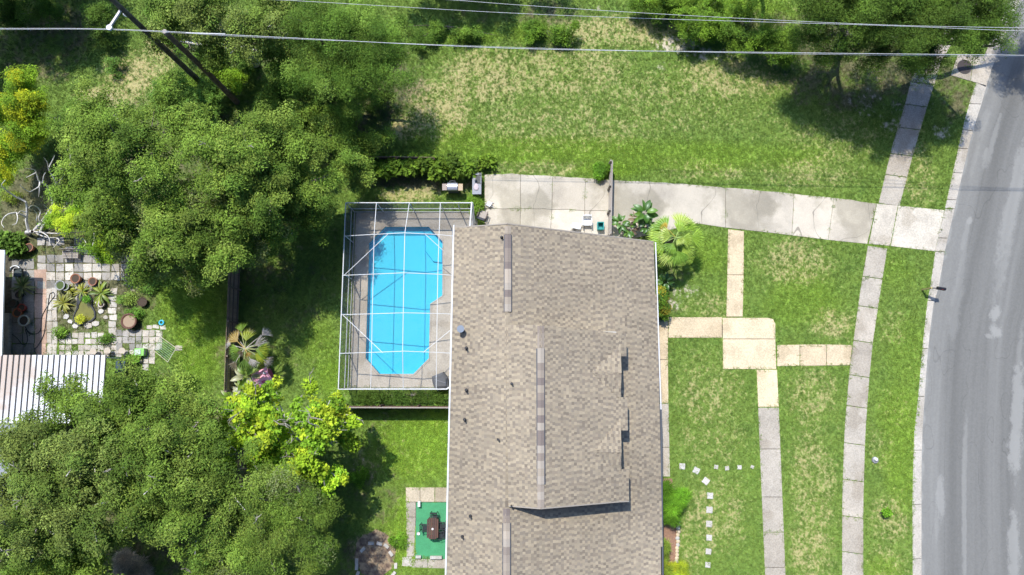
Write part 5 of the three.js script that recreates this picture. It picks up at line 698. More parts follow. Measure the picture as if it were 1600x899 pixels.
// one tree: trunk and limbs, and a crown of leaf sprays gathered in clumps round the limb ends
function tree(name, label, cat, base, lumps, o = {}) {
  const { trunkR = 0.28, spray = 'oak', cols = [[0.105, 0.15, 0.03], [0.085, 0.13, 0.028], [0.13, 0.17, 0.04], [0.06, 0.10, 0.02]], dens = 1, clump = 0.78, perClump = 6, group, bark = M.bark, twigs = 1, fork = 0.4, ry = 0.62, gap = 0.2, foliage = 'crown', shade = 1, dead } = o;
  const b = g(...base), t = thing(name, label, cat, V(b.x, 0, b.z), group), wood = [], sites = [];
  const C3 = lumps.map(([x, y, r, h]) => ({ c: g(x, y, h), r: r * 0.0425 * (ALT - h) / ALT, h, tone: rr(0.85, 1.15, Rt) }));
  const mean = C3.reduce((a, l) => a.add(l.c), V(0, 0, 0)).divideScalar(C3.length), fk = V(lerp(b.x, mean.x, 0.35), Math.max(0.5, mean.y * fork), lerp(b.z, mean.z, 0.35));
  if (trunkR) wood.push(tube(wander(V(b.x, -0.1, b.z), fk, 5, trunkR * 0.5, Rt), trunkR * 1.2, trunkR * 0.8, 9));
  for (const l of C3) {
    const tip = l.c.clone().add(V(0, -l.r * 0.25, 0));
    if (trunkR) wood.push(tube(wander(fk, tip, 5, l.r * 0.12, Rt), trunkR * 0.6, trunkR * 0.22, 7));
    const nd = Math.max(1, Math.round(dens * 2.7 * (l.r / clump) ** 2));
    for (let i = 0; i < nd; i++) {
      const ph = Rt() * 6.283, cz = lerp(-0.35, 1, Math.pow(Rt(), 0.8)), sr = Math.sqrt(Math.max(0, 1 - cz * cz)), k = lerp(0.3, 1, Math.pow(Rt(), 0.55));
      const stray = Rt() < 0.08, rd = clump * (stray ? 0.45 : lerp(0.5, 1.2, Rt())), d = V(Math.cos(ph) * sr, cz * ry, Math.sin(ph) * sr), p = l.c.clone().addScaledVector(d, Math.max(0, l.r - rd * 0.6) * (stray ? rr(1.05, 1.3, Rt) : k)).add(V(0, rr(-0.9, 0.7, Rt) * clump, 0));
      if (vn(p.x * 0.95, p.z * 0.95, 61) < gap) continue;
      if (p.y < 0.25) p.y = 0.25 + 0.2 * Rt();
      const tone = rr(0.78, 1.2, Rt) * l.tone, hue = Rt(), ns = Math.max(3, Math.round(13 * rd * rd));
      for (let j = 0; j < ns; j++) { const a2 = Rt() * 6.283, c2 = lerp(-0.25, 1, Rt()), s2 = Math.sqrt(1 - c2 * c2), e = V(Math.cos(a2) * s2, c2, Math.sin(a2) * s2); const al = (e.x * Math.cos(ph) + e.z * Math.sin(ph)) * 1.45, ac = (e.z * Math.cos(ph) - e.x * Math.sin(ph)) * 0.68; sites.push([p.clone().add(V(al * Math.cos(ph) - ac * Math.sin(ph), e.y * 0.7 - 0.12 * Math.max(0, al), al * Math.sin(ph) + ac * Math.cos(ph)).multiplyScalar(rd * rr(0.6, 1.12, Rt))), e, clamp(hue + rr(-0.12, 0.12, Rt), 0, 0.999), tone]); }
      if (trunkR && Rt() < 0.3 * twigs) wood.push(tube(wander(tip, p.clone().addScaledVector(d, Rt() < 0.35 ? rd * 1.1 : 0), 3, l.r * 0.1, Rt), trunkR * 0.2, bark === M.paleBark ? 0.022 : 0.012, 5));
    }
  }
  if (wood.length) put(t, 'trunk', merge(wood), bark);
  if (dead) {                                            // pale bare twigs standing out of the crown
    const tw = [], [cnt, len] = dead;
    for (let i = 0; i < cnt; i++) { const [p, d] = sites[Math.floor(Rt() * sites.length)]; const a = p.clone().addScaledVector(d, -0.3), u = V(d.x + rr(-0.6, 0.6, Rt), 0.25 + 0.3 * Math.max(0, d.y), d.z + rr(-0.6, 0.6, Rt)).normalize(), L = len * rr(0.5, 1.2, Rt), e = a.clone().addScaledVector(u, L).add(V(0, 0.25, 0)), w = wander(a, e, 4, L * 0.09, Rt); tw.push(tube(w, 0.034, 0.014, 5)); for (const k of [1, 2, 3]) { const f = w[k].clone().add(V(u.x + rr(-0.9, 0.9, Rt), 0.2, u.z + rr(-0.9, 0.9, Rt)).normalize().multiplyScalar(L * rr(0.2, 0.45, Rt))); tw.push(tube(wander(w[k], f, 2, L * 0.04, Rt), 0.024, 0.011, 4)); } }
    put(t, 'twigs', merge(tw), M.twig);
  }
  const M4 = [], cc = [], q = new THREE.Quaternion(), up = V(0, 1, 0), q2 = new THREE.Quaternion();
  for (const [p, d, f, tone] of sites) {
    const cl = cols[Math.floor(f * cols.length)], rad = Math.min(0.34, clump * 0.5);
    const n = Math.round(perClump * (0.7 + 0.6 * Rt()));
    for (let i = 0; i < n; i++) {
      const e = V(Rt() - 0.5, (Rt() - 0.5) * 0.8, Rt() - 0.5); e.normalize().multiplyScalar(rad * Math.cbrt(Rt()));
      const nrm = d.clone().multiplyScalar(0.5).add(V(0, 0.75, 0)).add(V(rr(-0.5, 0.5, Rt), 0, rr(-0.5, 0.5, Rt))).normalize();
      q.setFromUnitVectors(up, nrm).multiply(q2.setFromAxisAngle(up, Rt() * 6.283));
      const s = 0.75 + 0.6 * Rt(), pp = p.clone().add(e); if (pp.y < 0.08) pp.y = 0.08; pp.x -= b.x; pp.z -= b.z;
      M4.push(new THREE.Matrix4().compose(pp, q, V(s, s, s))); const kk = 1.27 * shade * tone * (0.6 + 0.8 * Rt()); cc.push(C(cl[0] * kk, cl[1] * kk, cl[2] * kk));
    }
  }
  const im = new THREE.InstancedMesh(SPRAY[spray], o.leaf || LM, M4.length); M4.forEach((m, i) => { im.setMatrixAt(i, m); im.setColorAt(i, cc[i]); }); im.name = foliage; im.castShadow = im.receiveShadow = true; t.add(im);
  tree.total = (tree.total || 0) + M4.length;
  return t;
}
const OAK = [[0.155, 0.235, 0.032], [0.13, 0.205, 0.027], [0.19, 0.26, 0.042], [0.105, 0.175, 0.024]], DEEP = [[0.08, 0.14, 0.02], [0.065, 0.12, 0.016], [0.10, 0.165, 0.024]], LIME = [[0.27, 0.40, 0.022], [0.24, 0.37, 0.022], [0.34, 0.42, 0.025], [0.16, 0.28, 0.02]], OLIVE = [[0.15, 0.22, 0.036], [0.18, 0.235, 0.05], [0.12, 0.185, 0.03], [0.19, 0.24, 0.05]];
// left, upper oaks
tree('oak_tree', 'big spreading oak whose olive crown reaches from the pond to the yellow tree', 'tree', [200, 330], [[140, 195, 62, 8], [205, 240, 85, 9.5], [130, 265, 50, 7.5], [265, 185, 65, 8.5], [170, 320, 55, 7]], { trunkR: 0.34, cols: OAK, dead: [12, 0.8] });
tree('oak_tree', 'wide oak overhanging the left end of the pool cage', 'tree', [430, 330], [[425, 222, 74, 7], [465, 288, 62, 5.5], [400, 300, 80, 7.5], [545, 255, 36, 4], [340, 240, 75, 9], [492, 338, 34, 4.5]], { trunkR: 0.36, cols: OAK, dead: [10, 0.8] });
tree('oak_tree', 'oak with drooping outer twigs above the top of the long brown fence', 'tree', [320, 400], [[270, 350, 68, 8], [335, 370, 62, 7.5], [415, 380, 46, 5.5], [240, 400, 40, 6], [300, 410, 36, 6], [205, 370, 40, 6]], { trunkR: 0.3, cols: OAK.concat([[0.17, 0.2, 0.06]]) });
tree('feathery_tree', 'darker feathery tree in the gap between the big oaks and the open field', 'tree', [520, 150], [[560, 95, 55, 7], [500, 120, 50, 7], [600, 115, 42, 6.5], [545, 40, 60, 8], [620, 70, 30, 6], [490, 40, 45, 8], [560, 160, 36, 5], [450, 120, 28, 5]], { trunkR: 0.26, cols: [[0.115, 0.20, 0.026], [0.09, 0.165, 0.022], [0.15, 0.23, 0.036]], spray: 'fine', gap: 0.2 });
tree('leafy_tree', 'pale olive tree at the top edge beside the utility poles', 'tree', [400, 100], [[320, 15, 52, 9], [270, 20, 36, 8], [385, 40, 46, 8], [445, 15, 44, 8], [330, 65, 34, 6], [250, 60, 20, 5], [420, 75, 34, 6]], { trunkR: 0.24, cols: OLIVE, gap: 0.18, bark: M.paleBark });
tree('low_tree', 'low bushy green tree at the edge of the field left of the cage hedge', 'tree', [520, 215], [[470, 195, 36, 3.5], [530, 205, 38, 3.2], [585, 225, 26, 2.4], [430, 165, 30, 4]], { trunkR: 0.14, cols: OAK, clump: 0.6 });
tree('yellow_tree', 'bright yellow and green flowering tree at the left edge above the bare branches', 'tree', [25, 230], [[18, 190, 46, 3.4], [55, 165, 34, 4], [8, 246, 30, 2.6], [48, 212, 32, 3], [30, 130, 28, 4]], { trunkR: 0.18, cols: [[0.28, 0.36, 0.018], [0.19, 0.30, 0.02], [0.15, 0.26, 0.02], [0.37, 0.39, 0.016], [0.17, 0.28, 0.02]], spray: 'small', perClump: 10, clump: 0.65 });
tree('lime_shrub', 'yellow green shrub between the bare white branches and the big oak', 'shrub', [112, 352], [[100, 350, 24, 2.2], [125, 335, 26, 2.6], [155, 340, 22, 2.4], [160, 385, 24, 2.6], [180, 370, 20, 2.8]], { trunkR: 0.06, cols: LIME, spray: 'small', perClump: 10, clump: 0.5 });
tree('lime_shrub', 'fresh lime green bush at the foot of the tall utility pole', 'shrub', [352, 122], [[345, 112, 20, 1.8], [368, 125, 16, 1.5]], { trunkR: 0.05, cols: [[0.2, 0.33, 0.02], [0.16, 0.27, 0.02]], spray: 'small', clump: 0.4, perClump: 8 });
tree('wild_shrub', 'dense green undergrowth bush below the tall utility pole', 'shrub', [300, 145], [[285, 138, 34, 1.6], [255, 160, 26, 1.6], [320, 165, 30, 1.8], [330, 140, 20, 1.5]], { trunkR: 0.05, cols: [[0.10, 0.19, 0.03], [0.13, 0.22, 0.035]], spray: 'small', clump: 0.5 });
tree('wild_shrub', 'small pale fern like bush in the dry grass left of the tall pole', 'shrub', [183, 104], [[183, 98, 9, 0.5], [179, 108, 7, 0.35], [190, 106, 6, 0.3]], { trunkR: 0.04, cols: [[0.13, 0.24, 0.04]], spray: 'small', clump: 0.35 });
tree('wild_shrub', 'dark green bush in the shade at the top, left of the tall pole', 'shrub', [150, 30], [[150, 25, 22, 1.6], [160, 60, 14, 1.2]], { trunkR: 0.05, cols: DEEP, spray: 'small', clump: 0.5 });
tree('wild_shrub', 'dark green bush in the upper left corner', 'shrub', [25, 25], [[20, 20, 40, 1.6], [70, 15, 24, 1.5]], { trunkR: 0.05, cols: DEEP, spray: 'small', clump: 0.5 });
tree('dark_bush', 'dark leafy bushes left of the shaded pavers by the white eave', 'shrub', [15, 390], [[12, 378, 14, 0.8], [22, 376, 10, 0.6], [30, 388, 8, 0.5]], { trunkR: 0.05, cols: DEEP, spray: 'fat', clump: 0.3, perClump: 4 });
tree('wild_shrub', 'dark undergrowth under the feathery tree between the poles and the open field', 'shrub', [480, 90], [[455, 70, 30, 1.4], [500, 80, 32, 1.5], [545, 110, 32, 1.3], [590, 150, 26, 1.1], [440, 115, 26, 1.3], [490, 140, 30, 1.4], [540, 165, 28, 1.2], [600, 60, 26, 1.2], [560, 40, 28, 1.3]], { trunkR: 0.05, cols: DEEP, spray: 'small', clump: 0.5 });
tree('wild_shrub', 'tangled green undergrowth at the top edge right of the tall pole', 'shrub', [280, 60], [[260, 45, 24, 1.1], [290, 70, 22, 1.2], [320, 95, 22, 1.3], [240, 20, 22, 1.0], [370, 90, 26, 1.4]], { trunkR: 0.05, cols: [[0.12, 0.21, 0.03], [0.09, 0.16, 0.024]], spray: 'small', clump: 0.45 });
// left, lower trees
tree('oak_tree', 'grey green oak in the lower left corner with pale twigs showing', 'tree', [90, 830], [[60, 745, 85, 8.5], [140, 710, 62, 9], [35, 830, 70, 8], [120, 800, 70, 8.5], [30, 700, 40, 7]], { trunkR: 0.34, cols: OLIVE, bark: M.paleBark, twigs: 1.2, shade: 0.88, dead: [16, 0.9] });
tree('oak_tree', 'oak whose thin twigs hang over the white metal roof', 'tree', [215, 690], [[215, 640, 55, 7.5], [270, 630, 46, 7], [175, 680, 50, 7.5], [120, 640, 42, 6.5], [320, 655, 36, 6.5], [105, 600, 26, 6]], { trunkR: 0.28, cols: OAK, dens: 0.85, shade: 0.9, dead: [10, 0.8], gap: 0.22, bark: M.paleBark });
tree('oak_tree', 'broad dense oak in the middle of the lower left grove', 'tree', [290, 800], [[270, 730, 75, 9], [340, 760, 62, 8.5], [230, 790, 60, 8], [300, 820, 66, 8.5]], { trunkR: 0.34, cols: OAK, bark: M.paleBark, twigs: 1.5, shade: 0.86, dead: [10, 0.9] });
tree('oak_tree', 'oak at the right end of the lower left grove, next to the mulch bed', 'tree', [430, 830], [[420, 790, 62, 8], [465, 830, 56, 7.5], [400, 860, 66, 8], [480, 775, 38, 6.5], [340, 880, 50, 7.5], [490, 880, 36, 6]], { trunkR: 0.32, cols: OAK.concat([[0.17, 0.2, 0.07]]), spray: 'fine', shade: 0.9, dead: [10, 1], gap: 0.2 });
tree('oak_tree', 'small oak at the bottom edge beside the pale dry mound', 'tree', [120, 890], [[80, 890, 55, 6], [140, 870, 34, 5.5], [20, 895, 40, 6]], { trunkR: 0.2, cols: DEEP.concat(OAK), gap: 0.22 });
tree('lime_tree', 'bright yellow green tree with large leaves below the pink playhouse', 'tree', [455, 700], [[440, 650, 58, 6], [495, 665, 48, 6], [402, 692, 44, 5.5], [470, 715, 50, 5.5], [525, 650, 24, 5], [384, 652, 32, 4.5], [345, 702, 34, 5], [505, 738, 34, 5], [470, 618, 22, 5], [540, 690, 20, 5], [430, 725, 34, 5]], { trunkR: 0.2, cols: LIME, spray: 'broad', perClump: 4, clump: 0.5, gap: 0.28, dens: 0.8, bark: M.paleBark, twigs: 2.2, ry: 0.85, dead: [34, 1.5] });
// right, upper trees
tree('shade_tree', 'large dark tree over the pavement at the top right', 'tree', [1440, 85], [[1420, 40, 70, 7], [1480, 30, 60, 7.5], [1380, 85, 34, 5.5], [1440, 95, 38, 5.5], [1530, 60, 36, 6.5], [1545, 20, 50, 7.5], [1650, -45, 52, 6], [1500, -20, 70, 8], [1400, -20, 70, 8], [1556, 70, 16, 5.5]], { trunkR: 0.32, cols: DEEP.concat([[0.11, 0.19, 0.024]]), spray: 'fine', gap: 0.18, dens: 1.25 });
tree('shade_tree', 'dark dense tree at the top edge left of the pavement tree', 'tree', [1320, 60], [[1320, 25, 60, 6.5], [1280, 60, 36, 5], [1350, 70, 40, 5.5], [1300, -20, 70, 7.5], [1295, 92, 18, 4]], { trunkR: 0.28, cols: DEEP.concat([[0.085, 0.14, 0.018]]), spray: 'fine', gap: 0.18 });
tree('wild_shrub', 'bright green bush at the edge of the field under the two thin wires', 'shrub', [1140, 45], [[1090, 22, 48, 1.6], [1140, 42, 42, 1.7], [1190, 58, 36, 1.9], [1050, 8, 40, 1.4], [1112, 48, 20, 1], [1020, 2, 34, 1.2], [1170, 20, 40, 2], [1225, 85, 20, 1.2]], { trunkR: 0.05, cols: [[0.13, 0.23, 0.022], [0.17, 0.28, 0.025], [0.10, 0.18, 0.02]], spray: 'small', clump: 0.5 });
tree('wild_shrub', 'reedy green bush beside the dark tree at the top', 'shrub', [1230, 75], [[1215, 70, 26, 2], [1240, 60, 22, 2.4], [1225, 92, 14, 1]], { trunkR: 0.05, cols: [[0.11, 0.19, 0.022], [0.15, 0.24, 0.03]], spray: 'fine', clump: 0.5 });
tree('wild_shrub', 'low green bush at the upper edge of the field, above the open grass', 'shrub', [840, 50], [[835, 48, 20, 0.7], [890, 55, 20, 0.7], [870, 60, 14, 0.5]], { trunkR: 0.04, cols: [[0.09, 0.17, 0.02], [0.12, 0.21, 0.02]], spray: 'small', clump: 0.4 });
tree('wild_shrub', 'tall green weeds in the shade at the upper edge of the field', 'shrub', [700, 40], [[682, 50, 15, 0.5], [735, 52, 17, 0.5], [652, 58, 15, 0.7], [712, 58, 9, 0.3], [775, 54, 10, 0.4], [620, 40, 16, 0.8]], { trunkR: 0.04, cols: [[0.10, 0.18, 0.025], [0.12, 0.2, 0.025]], spray: 'small', clump: 0.4 });
// trees standing just above the frame, whose shade falls into it
tree('shade_tree', 'tree above the top edge of the picture shading the field corner', 'tree', [720, -60], [[700, -150, 70, 6], [770, -150, 60, 6], [640, -155, 60, 6.5], [850, -148, 50, 5.5]], { trunkR: 0.28, cols: OAK, dens: 0.8 });
tree('shade_tree', 'tree above the top left corner of the picture shading the dry soil', 'tree', [60, -60], [[-120, -160, 100, 8], [-45, -150, 72, 8], [-200, -100, 90, 8], [-40, -200, 90, 8], [-160, -40, 60, 7], [10, -40, 40, 5]], { trunkR: 0.3, cols: OAK, dens: 0.8 });
tree('shade_tree', 'tree above the top edge beside the reedy bushes', 'tree', [1180, -60], [[1220, -65, 55, 6.5]], { trunkR: 0.26, cols: DEEP, spray: 'fine', dens: 0.8 });
tree('shade_tree', 'tree below the left end of the grove at the bottom edge', 'tree', [220, 1010], [[200, 985, 80, 8], [320, 980, 70, 7.5], [80, 980, 80, 8]], { trunkR: 0.3, cols: OAK, dens: 0.7 });
// hedges and shrubs
tree('hedge', 'clipped green hedge running above the pool cage', 'hedge', [650, 262], [[580, 258, 12, 1.15], [601, 259, 12, 1.15], [622, 258, 12, 1.15], [643, 259, 12, 1.15], [664, 258, 12, 1.15], [685, 259, 12, 1.15], [706, 258, 12, 1.15], [727, 259, 12, 1.15], [754, 250, 8, 0.7]], { trunkR: 0.05, cols: [[0.12, 0.20, 0.02], [0.16, 0.25, 0.022], [0.09, 0.15, 0.018]], spray: 'fat', clump: 0.38, perClump: 4, gap: 0.08, foliage: 'foliage', ry: 0.8 });
tree('round_shrub', 'round bright green shrub by the front wall above the mulch border', 'shrub', [1045, 785], [[1049, 787, 17, 0.9], [1042, 771, 12, 0.8], [1042, 804, 13, 0.8], [1057, 776, 9, 0.6]], { trunkR: 0.05, cols: [[0.13, 0.28, 0.02], [0.16, 0.33, 0.022], [0.10, 0.22, 0.018]], spray: 'grassy', clump: 0.42, perClump: 8, gap: 0 });
tree('yellow_shrub', 'yellow green shrub at the bottom edge by the front wall', 'shrub', [1048, 898], [[1042, 896, 12, 0.7], [1060, 893, 10, 0.7], [1050, 910, 14, 0.7]], { trunkR: 0.04, cols: [[0.32, 0.38, 0.025], [0.22, 0.3, 0.03], [0.42, 0.42, 0.03]], spray: 'grassy', clump: 0.3, perClump: 7, gap: 0 });
tree('yellow_shrub', 'small thin plant in the mulch border half under the eave', 'shrub', [1037, 855], [[1037, 855, 7, 0.5], [1036, 872, 5, 0.4]], { trunkR: 0.02, cols: [[0.2, 0.28, 0.04]], spray: 'grassy', clump: 0.2, perClump: 4, gap: 0 });
tree('croton_shrub', 'red and green leaved shrub under the eave beside the cream walkway', 'shrub', [1034, 475], [[1034, 462, 10, 1.0], [1035, 476, 11, 1.1], [1034, 489, 9, 1.0]], { trunkR: 0.04, cols: [[0.22, 0.13, 0.02], [0.09, 0.17, 0.02], [0.26, 0.22, 0.02], [0.07, 0.14, 0.02], [0.12, 0.22, 0.02], [0.10, 0.19, 0.02]], spray: 'small', clump: 0.3, perClump: 8, gap: 0 });
tree('weed_clump', 'leafy weed clump at the left foot of the driveway gate', 'weeds', [942, 265], [[942, 264, 9, 0.5], [938, 272, 7, 0.4]], { trunkR: 0.03, cols: [[0.10, 0.21, 0.02], [0.13, 0.26, 0.02]], spray: 'small', clump: 0.25, gap: 0, perClump: 5 });
tree('weed_clump', 'weeds growing through the corner between pool cage and prep table', 'weeds', [742, 316], [[742, 314, 8, 0.4], [748, 322, 7, 0.4], [741, 332, 5, 0.5]], { trunkR: 0.02, cols: [[0.14, 0.24, 0.025]], spray: 'small', clump: 0.24, gap: 0, perClump: 4 });
tree('weed_clump', 'round green grass clump standing in the verge near the kerb', 'weeds', [1383, 800], [[1383, 800, 3.2, 0.06]], { trunkR: 0, cols: [[0.14, 0.29, 0.02]], spray: 'small', clump: 0.12, gap: 0, perClump: 3 });
for (const [x, y, r, lab] of [[560, 625, 12, 'green plants at the left end of the strip between pool cage and board fence'], [592, 625, 11, 'green plants left of the middle of the strip between pool cage and board fence'], [622, 627, 11, 'green plants in the middle of the strip between pool cage and board fence'], [652, 626, 11, 'green plants right of the middle of the strip between pool cage and board fence'], [682, 626, 11, 'green plants at the house end of the strip between pool cage and board fence']]) tree('border_plant', lab, 'plant', [x, y], [[x, y, r, 0.4], [x + 10, y + 3, r * 0.7, 0.3]], { trunkR: 0.02, cols: [[0.09, 0.16, 0.025], [0.12, 0.2, 0.03]], spray: 'small', clump: 0.28, gap: 0.18, perClump: 4 });
for (const [x, y, r, cols, lab] of [[137, 467, 6, [[0.14, 0.33, 0.03]], 'bright green water plant at the upper edge of the pond'], [126, 500, 5, [[0.36, 0.38, 0.03]], 'yellowish water weed at the lower left of the pond'], [198, 466, 15, [[0.11, 0.2, 0.03], [0.2, 0.28, 0.05]], 'weedy plants right of the pale stepping row'], [212, 490, 13, [[0.12, 0.24, 0.03]], 'green leafy plants next to the large brown planter'], [212, 425, 15, [[0.12, 0.2, 0.03], [0.3, 0.3, 0.12]], 'weeds among the shaded pavers under the oak'], [235, 450, 14, [[0.1, 0.19, 0.03]], 'green weeds at the shady upper corner of the bright lawn'], [97, 520, 9, [[0.14, 0.24, 0.03]], 'weeds left of the white pavers below the pond'], [165, 530, 9, [[0.12, 0.22, 0.03]], 'weeds between white and grey pavers'], [210, 560, 9, [[0.14, 0.26, 0.03]], 'weeds right of the dark blue bin'], [20, 310, 16, [[0.2, 0.26, 0.03]], 'low yellowish bush among the bare white branches'], [560, 745, 12, [[0.14, 0.27, 0.02]], 'lush plants in the shade of the lime green tree'], [620, 845, 9, [[0.13, 0.26, 0.02]], 'lush grass clump right of the mulch bed']]) { const k = r * (/lime green tree|mulch bed/.test(lab) ? 1 : 0.62); tree('garden_plant', lab, 'plant', [x, y], /water/.test(lab) ? [[x, y, 3, 0.12], [x + 2, y + 1, 2, 0.12]] : [[x - k * 0.4, y + k * 0.1, k * rr(0.3, 0.5), 0.2], [x + k * 0.5, y - k * 0.3, k * rr(0.25, 0.45), 0.25], [x + k * rr(-0.2, 0.3), y + k * 0.6, k * rr(0.2, 0.35), 0.15], [x + k * 1.1, y + k * rr(-0.6, 0.6), k * 0.2, 0.1], [x - k * 1.1, y + k * rr(-0.6, 0.6), k * 0.2, 0.1]], { trunkR: 0.02, cols, spray: 'small', clump: 0.2, gap: 0, perClump: 2 }); }
const ROS = [[98, 474, 13, [[0.42, 0.40, 0.05], [0.28, 0.30, 0.04]], 'spiky yellow bromeliad on the left of the pond'], [157, 458, 16, [[0.17, 0.26, 0.03], [0.28, 0.34, 0.03]], 'green bromeliad patch above the right end of the pond'], [128, 455, 11, [[0.36, 0.36, 0.03], [0.2, 0.27, 0.03]], 'yellow green bromeliad above the pond'], [108, 452, 8, [[0.34, 0.35, 0.03]], 'small yellow bromeliad left of the mossy pot'], [35, 448, 16, [[0.10, 0.16, 0.03], [0.3, 0.33, 0.1]], 'long leaved potted plant on the shaded floor beside the pink strip'], [128, 285, 15, [[0.28, 0.32, 0.03], [0.2, 0.25, 0.03]], 'spiky yellowish plant right of the bare white branches']];
// dry grass mound
tree('dry_mound', 'pale mound of dry cut stalks at the bottom edge among the oaks', 'compost heap', [200, 890], [[198, 880, 18, 0.5], [206, 896, 20, 0.6]], { trunkR: 0.02, cols: [[0.5, 0.42, 0.3], [0.42, 0.35, 0.26]], spray: 'grassy', clump: 0.35, gap: 0, perClump: 7 });
console.log('sprays', tree.total);

// bare white tree: branches traced in plan, rising outward
{
  const b = g(45, 366), T = thing('bare_tree', 'leafless tree with twisting white branches above the shaded patio', 'tree', V(b.x, 0, b.z)), tw = [];
  const br = (pts, h0, h1, r) => tw.push([pts.map(([x, y], i) => g(x, y, lerp(h0, h1, i / (pts.length - 1)) * 1.35)), r * 1.55]);
  br([[45, 364], [41, 345], [42, 330], [40, 316], [28, 310], [17, 303], [9, 297], [2, 290], [8, 281]], 0.5, 3.2, 0.06);
  br([[41, 340], [34, 336], [26, 333], [15, 334], [6, 340], [2, 349], [6, 356]], 1.2, 2.8, 0.05); br([[26, 333], [27, 342], [24, 350], [18, 352]], 1.8, 2.4, 0.03); br([[40, 332], [32, 330], [26, 336]], 1.5, 2.0, 0.03); br([[40, 316], [30, 309], [28, 306]], 2, 2.4, 0.03);
  br([[62, 362], [66, 350], [60, 342], [63, 330], [55, 322], [48, 322], [44, 326]], 0.6, 2.6, 0.045); br([[63, 360], [70, 348], [80, 340], [86, 332], [75, 326], [68, 320]], 0.8, 2.6, 0.045); br([[66, 350], [57, 345], [58, 335], [52, 328]], 1.0, 2.4, 0.03);
  br([[105, 318], [104, 305], [96, 296], [90, 290], [83, 277], [76, 265], [74, 255], [68, 246]], 1.2, 4, 0.06); br([[76, 262], [82, 250], [85, 243]], 3.2, 4.2, 0.03); br([[92, 292], [95, 280], [101, 274], [106, 266]], 2, 3.5, 0.04); br([[106, 310], [107, 295], [111, 285], [112, 277]], 1.6, 3.4, 0.04); br([[90, 318], [90, 302], [86, 290], [88, 282]], 1.4, 3, 0.035);
  br([[82, 318], [79, 303], [74, 292], [66, 286], [60, 282], [57, 272], [54, 266], [46, 264], [39, 263]], 1.2, 3.8, 0.05); br([[66, 286], [68, 275], [71, 269]], 2.5, 3.4, 0.03); br([[62, 284], [60, 292], [52, 297], [46, 300]], 2.4, 3, 0.035); br([[62, 286], [61, 300], [60, 308]], 2.2, 1.6, 0.03); br([[56, 270], [48, 274], [40, 278]], 3, 3.4, 0.025); br([[46, 300], [38, 296], [30, 288]], 2.6, 3.2, 0.025);
  br([[62, 362], [70, 366], [76, 372], [78, 384]], 0.6, 1.4, 0.035); br([[88, 372], [92, 376], [86, 384], [82, 388]], 0.8, 1.6, 0.03); br([[130, 362], [138, 358], [145, 360], [147, 372], [144, 384]], 1.5, 3, 0.04); br([[145, 360], [152, 353], [158, 352]], 2.4, 3.2, 0.03); br([[128, 372], [134, 380], [128, 388]], 1.2, 2.2, 0.025);
  put(T, 'trunk', tube([V(b.x, -0.05, b.z), V(b.x + 0.1, 0.4, b.z - 0.05), g(50, 362, 0.8)], 0.14, 0.1, 8), M.paleBark);
  const base = [[62, 362, 0.6], [105, 318, 1.2], [90, 318, 1.4], [82, 318, 1.2], [130, 362, 1.5], [88, 372, 0.8]]; for (const [x, y, h] of base) tw.push([[g(50, 362, 0.5), g(lerp(50, x, 0.5), lerp(362, y, 0.5) + 3, h * 0.7), g(x, y, h)], 0.06]);
  for (const [p, r] of tw) { const c = new THREE.CatmullRomCurve3(p).getPoints(p.length * 4); put(T, 'branch', tube(c, r, 0.014, 6), M.paleBark); }
}
// ---------------------------------------------------------------- palms
const frondGeo = (n, R, spread, wdt, fold, seed) => { const r = rng(seed), pos = []; for (let i = 0; i < n; i++) { const a = lerp(-spread, spread, i / (n - 1)), l = R * (0.78 + 0.22 * Math.cos(a * 0.62)) * (0.92 + 0.12 * r()), d = V(Math.cos(a), 0, Math.sin(a)), s = V(-Math.sin(a), 0, Math.cos(a)), w = wdt * (0.8 + 0.4 * r()), lift = 0.03 * (i % 2 ? 1 : -1), p0 = V(0, 0, 0), dr = -0.18 * l - 0.06 * r(), m = l * 0.55; const A = d.clone().multiplyScalar(m).addScaledVector(s, w / 2).add(V(0, lift, 0)), B = d.clone().multiplyScalar(m).addScaledVector(s, -w / 2).add(V(0, -lift, 0)), Mi = d.clone().multiplyScalar(m).add(V(0, -fold, 0)), E = d.clone().multiplyScalar(l).add(V(0, dr, 0)); for (const q of [p0, A, Mi, p0, Mi, B, A, E, Mi, Mi, E, B]) pos.push(q.x, q.y, q.z); } const q = new THREE.BufferGeometry(); q.setAttribute('position', new THREE.Float32BufferAttribute(pos, 3)); q.computeVertexNormals(); return q; };
function palm(name, label, px, h, fronds, trunkR, bark, thin = false) {
  const baseShift = [0, 0];
  const c = g(px[0], px[1], h), b = V(c.x + baseShift[0], 0, c.z + baseShift[1]), t = thing(name, label, 'palm tree', b);
  put(t, 'trunk', tube([V(b.x, -0.1, b.z), V(lerp(b.x, c.x, 0.6), h * 0.5, lerp(b.z, c.z, 0.6)), V(c.x, h - 0.1, c.z)], trunkR * 1.15, trunkR, 10), bark);
  for (const [az, len, R, el, m, seed] of fronds) {
    const dir = V(Math.cos(az) * Math.cos(el), Math.sin(el), Math.sin(az) * Math.cos(el)), tip = c.clone().addScaledVector(dir, len).add(V(0, -0.12 * len, 0));
    const f = put(t, 'frond', tube([c.clone(), c.clone().addScaledVector(dir, len * 0.6), tip], 0.03, 0.02, 5), m.stem);
    const q = frondGeo(thin ? 12 : 15, R, thin ? 0.75 : 0.88, R * (thin ? 0.085 : 0.115), 0.04, seed), mt = new THREE.Matrix4(), x = V(dir.x, thin ? dir.y - 0.3 : dir.y * 0.5 - 0.06, dir.z).normalize(), z = V(-Math.sin(az), 0, Math.cos(az)), y = z.clone().cross(x).normalize(); mt.makeBasis(x, y, z).setPosition(tip); q.applyMatrix4(mt); put(f, 'leaf_fan', q, m.leaf);
  }
  return t;
}
